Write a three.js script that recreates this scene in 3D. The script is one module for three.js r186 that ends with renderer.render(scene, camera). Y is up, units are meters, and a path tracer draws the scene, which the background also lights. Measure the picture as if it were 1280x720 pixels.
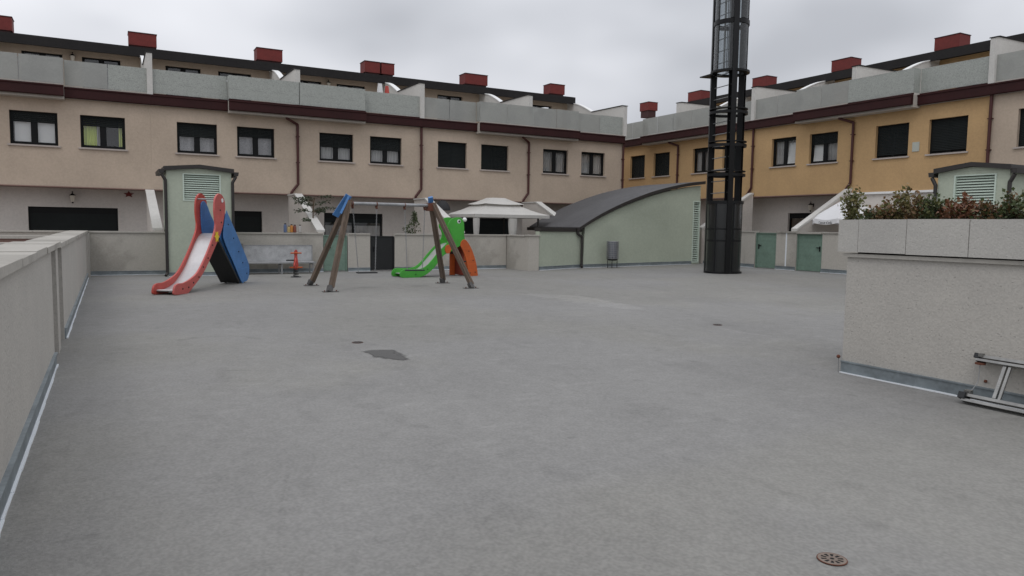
import * as THREE from 'three';
import { mergeGeometries, toCreasedNormals } from 'three/addons/utils/BufferGeometryUtils.js';

// ---------------------------------------------------------------- camera, sky, sun, exposure
const scene = new THREE.Scene();
const RIGHT = new THREE.Vector3(0.87838743, 0.01446769, 0.47773027);
const DOWN = new THREE.Vector3(-0.02689154, -0.99646236, 0.07962171);
const FWD = new THREE.Vector3(0.47719217, -0.08278561, -0.87489095);
const EYE = new THREE.Vector3(0, 1.6, 0), FOCAL = 923;
const camera = new THREE.PerspectiveCamera(2 * Math.atan(360 / FOCAL) * 180 / Math.PI, 1280 / 720, 0.05, 2000);
camera.position.copy(EYE);
camera.quaternion.setFromRotationMatrix(new THREE.Matrix4().makeBasis(RIGHT, DOWN.clone().negate(), FWD.clone().negate()));
scene.add(camera);

let seed = 7;
const rnd = () => { seed = (seed * 1664525 + 1013904223) >>> 0; return seed / 4294967296; };
const rr = (a, b) => a + (b - a) * rnd();
const clamp = (v, a = 0, b = 1) => Math.max(a, Math.min(b, v));
const sstep = (a, b, v) => { const t = clamp((v - a) / (b - a)); return t * t * (3 - 2 * t); };
const mix = (a, b, t) => a + (b - a) * t;

// tileable value noise: periods in lattice cells
const LAT = new Float32Array(65536); for (let i = 0; i < 65536; i++) LAT[i] = rnd();
const lat = (x, y, s) => LAT[((x * 73 + y * 1973 + s * 7919 + (x * y) * 31) & 65535)];
function vnoise(x, y, px, py, s) {
  const x0 = Math.floor(x), y0 = Math.floor(y), fx = x - x0, fy = y - y0;
  const u = fx * fx * (3 - 2 * fx), v = fy * fy * (3 - 2 * fy);
  const a = ((x0 % px) + px) % px, b = (a + 1) % px, c = ((y0 % py) + py) % py, d = (c + 1) % py;
  return mix(mix(lat(a, c, s), lat(b, c, s), u), mix(lat(a, d, s), lat(b, d, s), u), v);
}
function fbm(u, v, px, py, oct, s, gain = 0.5) {
  let a = 1, t = 0, n = 0;
  for (let i = 0; i < oct; i++) { t += a * vnoise(u * px, v * py, px, py, s + i * 13); n += a; a *= gain; px *= 2; py *= 2; }
  return t / n;
}

// overcast sky: one even cover of cloud, a little brighter overhead, soft grey folds
{
  const W = 512, H = 256, data = new Float32Array(W * H * 4);
  for (let j = 0; j < H; j++) for (let i = 0; i < W; i++) {
    const el = (j + 0.5) / H * Math.PI - Math.PI / 2, az = (i + 0.5) / W * Math.PI * 2;
    const s = Math.max(0, Math.sin(el));
    // cloud sheet at a constant height, so that folds flatten towards the horizon
    const k = 1 / (s + 0.16), cx = Math.cos(az) * Math.cos(el) * k, cz = Math.sin(az) * Math.cos(el) * k;
    const n1 = fbm(cx * 0.16 + 0.5, cz * 0.16 + 0.5, 8, 8, 5, 3), n2 = fbm(cx * 0.11 + 0.3, cz * 0.11 + 0.7, 4, 4, 4, 40);
    const c = clamp(0.5 + (n1 - 0.5) * 2.0 + (n2 - 0.5) * 1.4);
    const L = (0.63 + 0.44 * s) * (0.72 + 0.54 * c), o = (j * W + i) * 4;
    const cool = 1 - c;
    data[o] = L * (0.985 - 0.035 * cool); data[o + 1] = L * (1.0 - 0.012 * cool); data[o + 2] = L * (1.055 + 0.02 * cool); data[o + 3] = 1;
    if (el < 0) { data[o] = 0.2; data[o + 1] = 0.2; data[o + 2] = 0.2; }
  }
  const sky = new THREE.DataTexture(data, W, H, THREE.RGBAFormat, THREE.FloatType);
  sky.mapping = THREE.EquirectangularReflectionMapping; sky.magFilter = THREE.LinearFilter; sky.minFilter = THREE.LinearFilter;
  sky.wrapS = THREE.RepeatWrapping; sky.colorSpace = THREE.LinearSRGBColorSpace; sky.needsUpdate = true;
  scene.background = sky; scene.environment = sky;
}
const sun = new THREE.DirectionalLight(new THREE.Color(1, 0.97, 0.93), 0.55);
sun.position.set(-14, 46, 4); sun.target.position.set(9, 0, -16); scene.add(sun, sun.target);
sun.castShadow = true; sun.shadow.radius = 40; sun.shadow.mapSize.set(2048, 2048);
Object.assign(sun.shadow.camera, { left: -40, right: 40, top: 40, bottom: -40, near: 1, far: 140 });

const renderer = new THREE.WebGLRenderer({ antialias: true });
renderer.setSize(1280, 720); renderer.shadowMap.enabled = true;
renderer.toneMapping = THREE.LinearToneMapping; renderer.toneMappingExposure = 1.0;

// ---------------------------------------------------------------- photo pixel -> place
// a pixel gives a direction only; the distance comes from the ground, wall or facade named by the call
const ray = (px, py) => RIGHT.clone().multiplyScalar(px - 640).addScaledVector(DOWN, py - 360).addScaledVector(FWD, FOCAL);
const atY = (px, py, y = 0) => { const d = ray(px, py); return EYE.clone().addScaledVector(d, (y - EYE.y) / d.y); };
const atZ = (px, py, z) => { const d = ray(px, py); return EYE.clone().addScaledVector(d, z / d.z); };
const atX = (px, py, x) => { const d = ray(px, py); return EYE.clone().addScaledVector(d, x / d.x); };
const groundY = x => clamp((x - 12) / 10) * 0.15;      // the floor falls towards the drains

// ---------------------------------------------------------------- geometry helpers
const P = (x, y, z) => new THREE.Vector3(x, y, z);
function bx(x0, x1, y0, y1, z0, z1) {
  const g = new THREE.BoxGeometry(Math.abs(x1 - x0), Math.abs(y1 - y0), Math.abs(z1 - z0));
  return g.translate((x0 + x1) / 2, (y0 + y1) / 2, (z0 + z1) / 2);
}
function rod(a, b, r, seg = 10, r2 = r) {
  const d = b.clone().sub(a), g = new THREE.CylinderGeometry(r2, r, d.length(), seg);
  g.applyQuaternion(new THREE.Quaternion().setFromUnitVectors(P(0, 1, 0), d.clone().normalize()));
  return g.translate((a.x + b.x) / 2, (a.y + b.y) / 2, (a.z + b.z) / 2);
}
function beam(a, b, w, h, roll = 0) {                    // box bar from a to b
  const d = b.clone().sub(a), g = new THREE.BoxGeometry(w, d.length(), h); if (roll) g.rotateY(roll);
  g.applyQuaternion(new THREE.Quaternion().setFromUnitVectors(P(0, 1, 0), d.clone().normalize()));
  return g.translate((a.x + b.x) / 2, (a.y + b.y) / 2, (a.z + b.z) / 2);
}
const tube = (pts, r, n = 24, seg = 8, closed = false) => new THREE.TubeGeometry(new THREE.CatmullRomCurve3(pts, closed, 'catmullrom', 0.3), n, r, seg, closed);
function pipe(pts, r, seg = 10) {                         // pipe with sharp bends: rods with ball joints
  const l = []; for (let i = 0; i + 1 < pts.length; i++) { l.push(rod(pts[i], pts[i + 1], r, seg)); if (i) l.push(new THREE.SphereGeometry(r, seg, 6).translate(pts[i].x, pts[i].y, pts[i].z)); }
  return l;
}
function poly(points, spline = false) {
  const s = new THREE.Shape();
  if (spline) { const c = new THREE.CatmullRomCurve3(points.map(p => P(p[0], p[1], 0)), true, 'catmullrom', 0.5); s.setFromPoints(c.getPoints(points.length * 5).map(p => new THREE.Vector2(p.x, p.y))); }
  else s.setFromPoints(points.map(p => new THREE.Vector2(p[0], p[1])));
  return s;
}
function extr(shape, depth, bevel = 0) {
  return new THREE.ExtrudeGeometry(shape, { depth: depth - 2 * bevel, bevelEnabled: bevel > 0, bevelSize: bevel, bevelThickness: bevel, bevelOffset: -bevel, bevelSegments: 2, curveSegments: 16 }).translate(0, 0, bevel);
}
function rectHoles(x0, x1, y0, y1, holes) {
  const s = poly([[x0, y0], [x1, y0], [x1, y1], [x0, y1]]);
  for (const [a, b, c, d] of holes) { const h = new THREE.Path(); h.setFromPoints([[a, c], [a, d], [b, d], [b, c]].map(p => new THREE.Vector2(...p))); s.holes.push(h); }
  return s;
}
function uvMetres(g) {                                    // uv in metres along the surface, by the way each face points
  const p = g.attributes.position, n = p.count, uv = new Float32Array(n * 2);
  const a = P(), b = P(), c = P();
  for (let i = 0; i < n; i += 3) {
    a.fromBufferAttribute(p, i); b.fromBufferAttribute(p, i + 1); c.fromBufferAttribute(p, i + 2);
    const nn = b.clone().sub(a).cross(c.clone().sub(a)), ax = Math.abs(nn.x), ay = Math.abs(nn.y), az = Math.abs(nn.z);
    [a, b, c].forEach((q, k) => {
      const o = (i + k) * 2;
      if (ay >= ax && ay >= az) { uv[o] = q.x; uv[o + 1] = q.z; } else if (ax >= az) { uv[o] = q.z; uv[o + 1] = q.y; } else { uv[o] = q.x; uv[o + 1] = q.y; }
    });
  }
  g.setAttribute('uv', new THREE.BufferAttribute(uv, 2)); return g;
}
function join(list) {
  list = (Array.isArray(list) ? list : [list]).map(g => { const q = g.index ? g.toNonIndexed() : g.clone(); for (const k of Object.keys(q.attributes)) if (k !== 'position' && k !== 'normal') q.deleteAttribute(k); return q; });
  return uvMetres(list.length > 1 ? mergeGeometries(list) : list[0]);
}
const used = {};
function numbered(n) { if (!(n in used)) { used[n] = 0; return n; } used[n]++; return n + '_' + String(used[n]).padStart(3, '0'); }
function part(name, geo, mat, parent) { const m = new THREE.Mesh(join(geo), mat); m.name = name; m.castShadow = m.receiveShadow = true; parent.add(m); return m; }
function rawPart(name, geo, mat, parent) { const m = new THREE.Mesh(geo, mat); m.name = name; m.castShadow = m.receiveShadow = true; parent.add(m); return m; }
function thing(name, label, category, pos = [0, 0, 0], turn = 0, group) {
  const o = new THREE.Group(); o.name = numbered(name); o.position.set(...pos); o.rotation.y = turn;
  o.userData = { label, category, kind: 'thing' }; if (group) o.userData.group = group; scene.add(o); return o;
}
function solo(name, geo, mat, label, category, kind, group) {
  const m = part(numbered(name), geo, mat, scene); m.userData = { label, category }; if (kind) m.userData.kind = kind; if (group) m.userData.group = group; return m;
}

// ---------------------------------------------------------------- procedural textures
const enc = v => { v = clamp(v); return Math.round(255 * (v <= 0.0031308 ? v * 12.92 : 1.055 * v ** (1 / 2.4) - 0.055)); };
function tex(w, h, metres, fn, colour = true, metresY = metres) {
  const d = new Uint8Array(w * h * 4);
  for (let j = 0; j < h; j++) for (let i = 0; i < w; i++) {
    const r = fn((i + 0.5) / w, (j + 0.5) / h, i, j), o = (j * w + i) * 4;
    if (typeof r === 'number') { const e = colour ? enc(r) : Math.round(255 * clamp(r)); d[o] = d[o + 1] = d[o + 2] = e; }
    else for (let k = 0; k < 3; k++) d[o + k] = colour ? enc(r[k]) : Math.round(255 * clamp(r[k]));
    d[o + 3] = 255;
  }
  const t = new THREE.DataTexture(d, w, h); t.wrapS = t.wrapT = THREE.RepeatWrapping; t.magFilter = THREE.LinearFilter; t.minFilter = THREE.LinearMipmapLinearFilter; t.generateMipmaps = true;
  if (colour) t.colorSpace = THREE.SRGBColorSpace;
  t.repeat.set(1 / metres, 1 / metresY); t.needsUpdate = true; return t;
}
const rep = (t, m) => { const c = t.clone(); c.repeat.set(1 / m, 1 / m); c.needsUpdate = true; return c; };
const grainTex = tex(512, 512, 0.9, (u, v) => 0.55 * fbm(u, v, 90, 90, 2, 5) + 0.45 * fbm(u, v, 24, 24, 3, 9), false);
const renderTex = tex(512, 512, 5.3, (u, v) => {           // painted render: patches and faint weather streaks
  const blot = fbm(u, v, 4, 5, 5, 21), streak = fbm(u, v, 17, 3, 4, 33), fine = fbm(u, v, 120, 120, 2, 60);
  return 0.82 + 0.25 * (blot - 0.5) - 0.035 * sstep(0.5, 0.8, streak) * sstep(0.4, 0.6, blot) + 0.12 * (fine - 0.5);
});
const pitTex = tex(1024, 1024, 2.6, (u, v) => {            // rough cement render with little dark pits
  const blot = fbm(u, v, 3, 4, 5, 81), fine = fbm(u, v, 160, 160, 2, 82), p = fbm(u, v, 130, 190, 2, 83), p2 = fbm(u, v, 46, 80, 2, 89);
  const pit = sstep(0.78, 0.90, p) * 0.55 + sstep(0.84, 0.9, p2) * 0.15;
  const f = (0.84 + 0.20 * (blot - 0.5) + 0.16 * (fine - 0.5)) * (1 - 0.45 * pit);
  return [f, f * 0.995, f * (0.985 - 0.02 * blot)];
});
const pitBump = tex(1024, 1024, 2.6, (u, v) => { const fine = fbm(u, v, 160, 160, 2, 82), p = fbm(u, v, 130, 190, 2, 83); return 0.6 + 0.4 * (fine - 0.5) - sstep(0.80, 0.92, p) * 0.5; }, false);
const dirtyTex = tex(1024, 1024, 6.1, (u, v) => {          // old garden wall: grey mould patches and runs with their own ragged outlines
  const a = fbm(u, v, 5, 6, 6, 121), b = fbm(u, v, 22, 3, 5, 122), c = fbm(u, v, 9, 4, 4, 123), fine = fbm(u, v, 200, 200, 2, 124);
  const mould = sstep(0.50, 0.66, a) * 0.5 + sstep(0.52, 0.75, b) * sstep(0.45, 0.62, c) * 0.35;
  const f = 0.86 - 0.34 * mould + 0.14 * (fine - 0.5);
  return [f, f * (0.99 - 0.005 * mould), f * (0.965 - 0.02 * mould)];
});
const sheetTex = tex(512, 512, 4.2, (u, v) => { const a = fbm(u, v, 5, 5, 5, 140), b = fbm(u, v, 70, 70, 2, 141), s = fbm(u, v, 3, 60, 2, 142); return 0.74 + 0.34 * (a - 0.5) + 0.2 * (b - 0.5) + 0.14 * (s - 0.5); });
const woodTex = tex(512, 512, 0.7, (u, v) => { const g = fbm(u, v, 60, 4, 4, 150), k = fbm(u, v, 6, 3, 4, 151); const f = 0.66 + 0.5 * (g - 0.5) + 0.4 * (k - 0.5); return [f, f * 0.93, f * 0.86]; });
const glassSpeck = tex(512, 512, 0.8, (u, v) => { const a = fbm(u, v, 44, 44, 2, 160), b = fbm(u, v, 9, 9, 3, 161); return 0.68 + 0.42 * (a - 0.5) + 0.10 * (b - 0.5); });
const frostTex = tex(256, 256, 2.3, (u, v) => 0.86 + 0.16 * (fbm(u, v, 5, 5, 4, 170) - 0.5) + 0.1 * (fbm(u, v, 60, 60, 2, 171) - 0.5));
const wearTex = tex(512, 512, 1.1, (u, v) => {              // sun-faded plastic board with rub marks
  const a = fbm(u, v, 4, 4, 5, 400), s = fbm(u, v, 5, 80, 3, 401), q = fbm(u, v, 70, 6, 3, 402), k = sstep(0.62, 0.8, s) + sstep(0.64, 0.82, q);
  return 0.78 + 0.30 * (a - 0.5) + 0.16 * k;
});
const metalTex = tex(512, 512, 1.6, (u, v) => 0.78 + 0.5 * (fbm(u, v, 6, 6, 5, 180) - 0.5) + 0.2 * (fbm(u, v, 50, 50, 2, 181) - 0.5));
const scratchTex = tex(512, 512, 1.3, (u, v) => 0.45 + 0.5 * (fbm(u, v, 8, 8, 4, 190) - 0.5) + 0.3 * (fbm(u, v, 4, 90, 2, 191) - 0.5), false);

function mat(r, g, b, o = {}) {
  const { rough = 0.85, metal = 0, map, bump, bumpScale = 0.002, roughMap, phys, ...rest } = o;
  const m = phys ? new THREE.MeshPhysicalMaterial(rest) : new THREE.MeshStandardMaterial(rest);
  m.color.setRGB(r, g, b); m.roughness = rough; m.metalness = metal;
  if (map) m.map = map; if (bump) { m.bumpMap = bump; m.bumpScale = bumpScale; } if (roughMap) m.roughnessMap = roughMap;
  if (o.side === undefined) m.side = THREE.DoubleSide;
  return m;
}
const plaster = (r, g, b) => mat(r, g, b, { rough: 0.95, map: renderTex, bump: grainTex, bumpScale: 0.004 });
const M = {
  beige: plaster(0.56, 0.455, 0.358), ochre: plaster(0.58, 0.38, 0.19), pinkGrey: plaster(0.70, 0.655, 0.605), paleWall: plaster(0.66, 0.645, 0.61),
  maroon: mat(0.045, 0.0105, 0.0105, { rough: 0.65, map: sheetTex, phys: true, specularIntensity: 0.5 }), pipe: mat(0.055, 0.0095, 0.008, { rough: 0.55 }),
  trim: mat(0.52, 0.48, 0.43, { rough: 0.9, map: renderTex }), sill: mat(0.50, 0.44, 0.40, { rough: 0.8, map: renderTex }),
  frame: mat(0.006, 0.0065, 0.007, { rough: 0.6, phys: true, specularIntensity: 0.4 }), shutter: mat(0.012, 0.016, 0.016, { rough: 0.7, map: sheetTex, phys: true, specularIntensity: 0.5 }),
  glass: mat(1, 1, 1, { rough: 0.02, phys: true, transmission: 1, thickness: 0, ior: 1.5 }),
  curtain: mat(0.40, 0.40, 0.39, { rough: 1, phys: true, transmission: 0.25, thickness: 0 }), lace: mat(0.4, 0.4, 0.41, { rough: 1, map: glassSpeck }), green: mat(0.42, 0.50, 0.10, { rough: 1 }),
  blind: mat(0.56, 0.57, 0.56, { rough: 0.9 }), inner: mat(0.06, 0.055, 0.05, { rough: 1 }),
  frosted: mat(0.62, 0.63, 0.60, { rough: 0.4, map: frostTex, phys: true, transmission: 0.55, thickness: 0 }), speck: mat(0.60, 0.63, 0.585, { rough: 0.5, map: glassSpeck, bump: grainTex, bumpScale: 0.004, phys: true, transmission: 0.2, thickness: 0 }),
  roofEdge: mat(0.026, 0.024, 0.024, { rough: 0.8, map: sheetTex, phys: true, specularIntensity: 0.5 }), chimney: mat(0.23, 0.032, 0.026, { rough: 0.75, map: sheetTex }), chimneyDark: mat(0.05, 0.018, 0.018, { rough: 0.8 }),
  cement: mat(0.505, 0.482, 0.45, { rough: 0.95, map: pitTex, bump: pitBump, bumpScale: 0.006 }), gardenWall: mat(0.505, 0.48, 0.44, { rough: 0.95, map: dirtyTex, bump: grainTex, bumpScale: 0.004 }),
  coping: mat(0.46, 0.44, 0.405, { rough: 0.9, map: dirtyTex, bump: grainTex, bumpScale: 0.003 }), darkCement: mat(0.27, 0.26, 0.245, { rough: 0.95, map: dirtyTex, bump: grainTex, bumpScale: 0.008 }),
  flashing: mat(0.28, 0.32, 0.34, { rough: 0.55, metal: 0.35, map: metalTex }), sealant: mat(0.72, 0.75, 0.78, { rough: 0.6 }),
  hutGreen: mat(0.47, 0.515, 0.415, { rough: 0.95, map: renderTex, bump: grainTex, bumpScale: 0.003 }), louvre: mat(0.52, 0.60, 0.52, { rough: 0.6 }), gateGreen: mat(0.21, 0.315, 0.25, { rough: 0.55, map: sheetTex }), gateBlack: mat(0.012, 0.013, 0.015, { rough: 0.5, map: sheetTex }),
  hutRoof: mat(0.105, 0.103, 0.106, { rough: 0.7, map: sheetTex, bump: grainTex, bumpScale: 0.002 }), capBrown: mat(0.035, 0.030, 0.027, { rough: 0.55, map: sheetTex }),
  black: mat(0.009, 0.0095, 0.0105, { rough: 0.45, map: sheetTex, phys: true, specularIntensity: 0.5 }), blackRough: mat(0.02, 0.02, 0.02, { rough: 0.9 }),
  red: mat(0.56, 0.075, 0.055, { rough: 0.42, map: wearTex, bump: grainTex, bumpScale: 0.0012 }), redFaded: mat(0.62, 0.13, 0.115, { rough: 0.5, map: wearTex, bump: grainTex, bumpScale: 0.0012 }), blue: mat(0.075, 0.23, 0.53, { rough: 0.45, map: wearTex, bump: grainTex, bumpScale: 0.0012 }), green2: mat(0.07, 0.42, 0.045, { rough: 0.4, map: wearTex, bump: grainTex, bumpScale: 0.0012 }), orange: mat(0.62, 0.12, 0.02, { rough: 0.45, map: wearTex, bump: grainTex, bumpScale: 0.0012 }), yellow: mat(0.75, 0.55, 0.03, { rough: 0.5 }), darkRed: mat(0.20, 0.03, 0.015, { rough: 0.6 }),
  steel: mat(0.62, 0.60, 0.60, { rough: 0.42, metal: 0.55, map: frostTex }), galv: mat(0.40, 0.405, 0.41, { rough: 0.55, metal: 0.6, map: metalTex }), alu: mat(0.34, 0.335, 0.32, { rough: 0.6, metal: 0.7, map: metalTex, roughMap: scratchTex }),
  wood: mat(0.17, 0.133, 0.105, { rough: 0.85, map: woodTex, bump: woodTex, bumpScale: 0.002 }),
  canvas: mat(0.66, 0.64, 0.60, { rough: 0.95, phys: true, transmission: 0.18, thickness: 0, map: frostTex }), white: mat(0.78, 0.78, 0.79, { rough: 0.8, phys: true, transmission: 0.15, thickness: 0 }), whitePaint: mat(0.78, 0.78, 0.77, { rough: 0.6 }),
  soil: mat(0.05, 0.035, 0.022, { rough: 1 }), bark: mat(0.10, 0.07, 0.045, { rough: 0.95 }), rust: mat(0.16, 0.055, 0.03, { rough: 0.85, map: metalTex }), grate: mat(0.27, 0.21, 0.17, { rough: 0.7, metal: 0.1, map: metalTex }), rubber: mat(0.022, 0.023, 0.025, { rough: 0.75 }),
  warm: mat(0.75, 0.70, 0.6, { rough: 0.4, phys: true, transmission: 0.3, thickness: 0 }), terra: plaster(0.34, 0.22, 0.19), paving: mat(0.33, 0.29, 0.26, { rough: 0.95, map: renderTex }),
};

// ================================================================ ground, floor
solo('ground', bx(-400, 400, -0.4, -0.05, -400, 400), M.paving, 'pale paved ground round the houses and patios', 'ground', 'structure');

const FX0 = -1, FX1 = 25, FZ0 = -26, FZ1 = 4, FN = 2048;
const floorMap = (() => {
  const marks = new Float32Array(FN * FN);                  // scuffs, scrapes and spills lying on the membrane
  const toI = x => (x - FX0) / (FX1 - FX0) * FN, toJ = z => (z - FZ0) / (FZ1 - FZ0) * FN;
  const dab = (x, z, rx, rz, a, soft = 0.5) => {
    const i0 = Math.floor(toI(x - rx)), i1 = Math.ceil(toI(x + rx)), j0 = Math.floor(toJ(z - rz)), j1 = Math.ceil(toJ(z + rz));
    for (let j = Math.max(0, j0); j <= Math.min(FN - 1, j1); j++) for (let i = Math.max(0, i0); i <= Math.min(FN - 1, i1); i++) {
      const dx = ((i + 0.5) / FN * (FX1 - FX0) + FX0 - x) / rx, dz = ((j + 0.5) / FN * (FZ1 - FZ0) + FZ0 - z) / rz;
      const n = fbm(i / FN, j / FN, 200, 200, 3, 300), k = 1 - Math.sqrt(dx * dx + dz * dz) + (n - 0.5) * 1.1;
      if (k > 0) { const v = a * sstep(0, soft, k), o = j * FN + i; if (Math.abs(v) > Math.abs(marks[o])) marks[o] = v; }
    }
  };
  const stroke = (pts, w, a, steps = 60) => {
    const c = new THREE.CatmullRomCurve3(pts.map(p => atY(p[0], p[1], groundY(atY(p[0], p[1]).x))));
    for (let k = 0; k <= steps; k++) { const p = c.getPoint(k / steps); dab(p.x + rr(-w, w) * 0.3, p.z + rr(-w, w) * 0.3, w * rr(0.7, 1.3), w * rr(0.7, 1.3), a * rr(0.5, 1)); }
  };
  stroke([[668, 368], [700, 372], [740, 378], [790, 385]], 0.30, 0.20, 130); stroke([[700, 369], [730, 372], [775, 381]], 0.17, 0.26, 90);
  stroke([[900, 410], [930, 416], [960, 420]], 0.05, 0.10);
  stroke([[225, 425], [260, 421], [300, 420], [325, 424]], 0.06, -0.12); stroke([[283, 463], [310, 463]], 0.05, -0.14, 30); stroke([[150, 436], [170, 436]], 0.06, -0.13, 20);
  stroke([[348, 690], [350, 640], [356, 610], [362, 585]], 0.010, -0.14, 160); stroke([[354, 690], [356, 640], [362, 605]], 0.008, -0.10, 160); stroke([[100, 625], [140, 621]], 0.012, 0.09, 90);
  stroke([[520, 532], [532, 534]], 0.04, -0.16, 14); stroke([[895, 524], [902, 525]], 0.05, -0.16, 8); stroke([[870, 492], [890, 497]], 0.05, -0.10, 14); stroke([[1060, 493], [1070, 495]], 0.03, -0.16, 8);
  stroke([[1150, 613], [1175, 608]], 0.03, -0.10, 20); stroke([[1090, 655], [1100, 658]], 0.05, -0.12, 10); stroke([[372, 532], [390, 530]], 0.03, 0.09, 14); stroke([[360, 635], [375, 634]], 0.03, -0.10, 14); stroke([[40, 575], [34, 600], [28, 625]], 0.10, -0.10, 20); stroke([[45, 525], [42, 540]], 0.07, -0.13, 14);
  for (let k = 0; k < 900; k++) { const x = rr(-0.4, 22), z = rr(-24, 1), s = rr(0.01, 0.05); dab(x, z, s * rr(0.6, 2), s, rr(-0.2, 0.10)); }
  for (let k = 0; k < 60; k++) { const x = rr(-0.4, 22), z = rr(-24, 1), s = rr(0.15, 0.7); dab(x, z, s * rr(0.6, 1.6), s, rr(-0.06, 0.06), 1.2); }
  const d3 = atY(897, 406); dab(d3.x, d3.z, 1.3, 0.6, -0.08, 1.3); dab(d3.x, d3.z, 0.3, 0.3, -0.12);
  const t = tex(FN, FN, 1, (u, v, i, j) => {
    const a = fbm(u, v, 5, 6, 5, 200), b = fbm(u, v, 26, 30, 4, 210), c = fbm(u, v, 300, 340, 2, 220), sw = fbm(u + 0.3 * v, v, 90, 9, 3, 230), d2 = fbm(u, v, 130, 60, 3, 260), d4 = fbm(u, v, 70, 170, 3, 270), g = LAT[(i * 131 + j * 4177 + i * j * 17) & 65535];
    const f = (0.72 + 0.20 * (a - 0.5) + 0.12 * (b - 0.5) + 0.10 * (c - 0.5) + 0.05 * (sw - 0.5) + 0.22 * (g - 0.5) - 0.06 * sstep(0.62, 0.85, d2) + 0.06 * sstep(0.64, 0.82, d4)) * (1 + marks[j * FN + i]);
    const w = sstep(0.45, 0.7, fbm(u, v, 9, 10, 4, 240));   // ochre dust here and there
    return [f * (1 + 0.012 * w), f * (1 + 0.006 * w), f * (1 - 0.03 * w)];
  });
  t.repeat.set(1 / (FX1 - FX0), 1 / (FZ1 - FZ0)); t.offset.set(-FX0 / (FX1 - FX0), -FZ0 / (FZ1 - FZ0)); t.wrapS = t.wrapT = THREE.MirroredRepeatWrapping;
  return t;
})();
const floorGrain = tex(512, 512, 0.42, (u, v) => 0.6 * fbm(u, v, 60, 60, 2, 250) + 0.4 * fbm(u, v, 18, 18, 2, 251), false);
M.floor = mat(0.287, 0.281, 0.269, { rough: 0.78, map: floorMap, bump: floorGrain, bumpScale: 0.003 });
{
  const g = new THREE.PlaneGeometry(24.2, 38, 48, 40).rotateX(-Math.PI / 2).translate(11.4, 0, -7);
  const p = g.attributes.position; for (let i = 0; i < p.count; i++) p.setY(i, groundY(p.getX(i)));
  g.computeVertexNormals();
  solo('plaza_floor', g, M.floor, 'grey scuffed waterproof membrane floor of the roof plaza', 'floor', 'structure');
}

// ================================================================ walls round the plaza
function flash(parent, pts, h = 0.12, side = 1) {           // metal upstand strip with a bead of white sealant along its foot; pts along the wall foot, side = which way is out
  for (let i = 0; i + 1 < pts.length; i++) {
    const a = pts[i], b = pts[i + 1], d = b.clone().sub(a).setY(0).normalize(), n = P(-d.z, 0, d.x).multiplyScalar(side);

    const g = quadBar(a, b, n, 0, 0.02, -0.02, h), lip = quadBar(a, b, n, 0, 0.032, h, h + 0.014), s = bead(a, b, n);
    part('flashing', [g, lip], M.flashing, parent); part('sealant_bead', s, M.sealant, parent);
  }
}
function bead(a, b, n) {                                     // hand-run sealant: width and height wander a little
  const L = a.distanceTo(b), N = Math.max(2, Math.round(L / 0.22)), l = [], w = Array.from({ length: N + 1 }, () => rr(0.032, 0.046)); for (let i = 0; i < N; i++) l.push(quadBar(a.clone().lerp(b, i / N), a.clone().lerp(b, (i + 1) / N), n, 0.02, (w[i] + w[i + 1]) / 2, -0.02, rr(0.009, 0.014)));
  return l;
}
function quadBar(a, b, n, k0, k1, y0, y1) {                 // bar between a and b, from k0 to k1 along n and y0 to y1 above the foot line
  const c = (p, k, y) => [p.x + n.x * k, p.y + y, p.z + n.z * k];
  const v = [c(a, k0, y0), c(a, k1, y0), c(a, k1, y1), c(a, k0, y1), c(b, k0, y0), c(b, k1, y0), c(b, k1, y1), c(b, k0, y1)];
  const f = [[0, 1, 2, 3], [5, 4, 7, 6], [1, 5, 6, 2], [4, 0, 3, 7], [3, 2, 6, 7], [4, 5, 1, 0]], pos = [];
  for (const [p, q, r, s] of f) pos.push(...v[p], ...v[q], ...v[r], ...v[p], ...v[r], ...v[s]);
  const g = new THREE.BufferGeometry(); g.setAttribute('position', new THREE.Float32BufferAttribute(pos, 3)); g.computeVertexNormals(); return g;
}

// left parapet: runs along the depth of the plaza
{
  const X = -0.567, t = thing('parapet_wall', 'long cement parapet wall with wide flat coping and darker recessed columns', 'wall');
  part('wall', [bx(-0.85, X, -0.05, 1.27, -9.55, 6), bx(-0.85, X, -0.05, 1.27, -10.72, -10.3), bx(-0.85, X, -0.05, 1.25, -24.75, -11.55)], M.cement, t);
  part('recessed_column', bx(-0.82, X - 0.05, -0.05, 1.26, -10.3, -9.55), M.darkCement, t); part('recessed_column', bx(-0.82, X - 0.07, -0.05, 1.24, -11.55, -10.72), M.darkCement, t);  // two slightly recessed columns in a darker cement tone
  part('pilaster', bx(-0.84, X + 0.06, -0.05, 1.24, -24.75, -24.0), M.cement, t); part('pilaster', bx(-0.84, X + 0.03, -0.05, 1.24, -23.97, -23.7), M.cement, t);
  for (let z = 6, k = 0; z > -10.6; k++) { const L = 1.21; part('coping_slab', bx(-1.02 + rr(-0.006, 0.006), X + 0.035 + rr(-0.006, 0.006), 1.272, 1.335 + rr(-0.004, 0.004), Math.max(z - L + 0.012, -10.72), z), M.coping, t); z -= L; }
  for (let z = -10.85; z > -24.7;) { const L = 1.21; part('coping_slab', bx(-1.0 + rr(-0.006, 0.006), X + 0.03 + rr(-0.006, 0.006), 1.252, 1.312 + rr(-0.004, 0.004), Math.max(z - L + 0.012, -24.72), z), M.coping, t); z -= L; }
  flash(t, [P(X, 0, 6), P(X, 0, -9.5)], 0.13, 1); flash(t, [P(X, 0, -11.6), P(X, 0, -23.68)], 0.13, 1);
}
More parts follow.
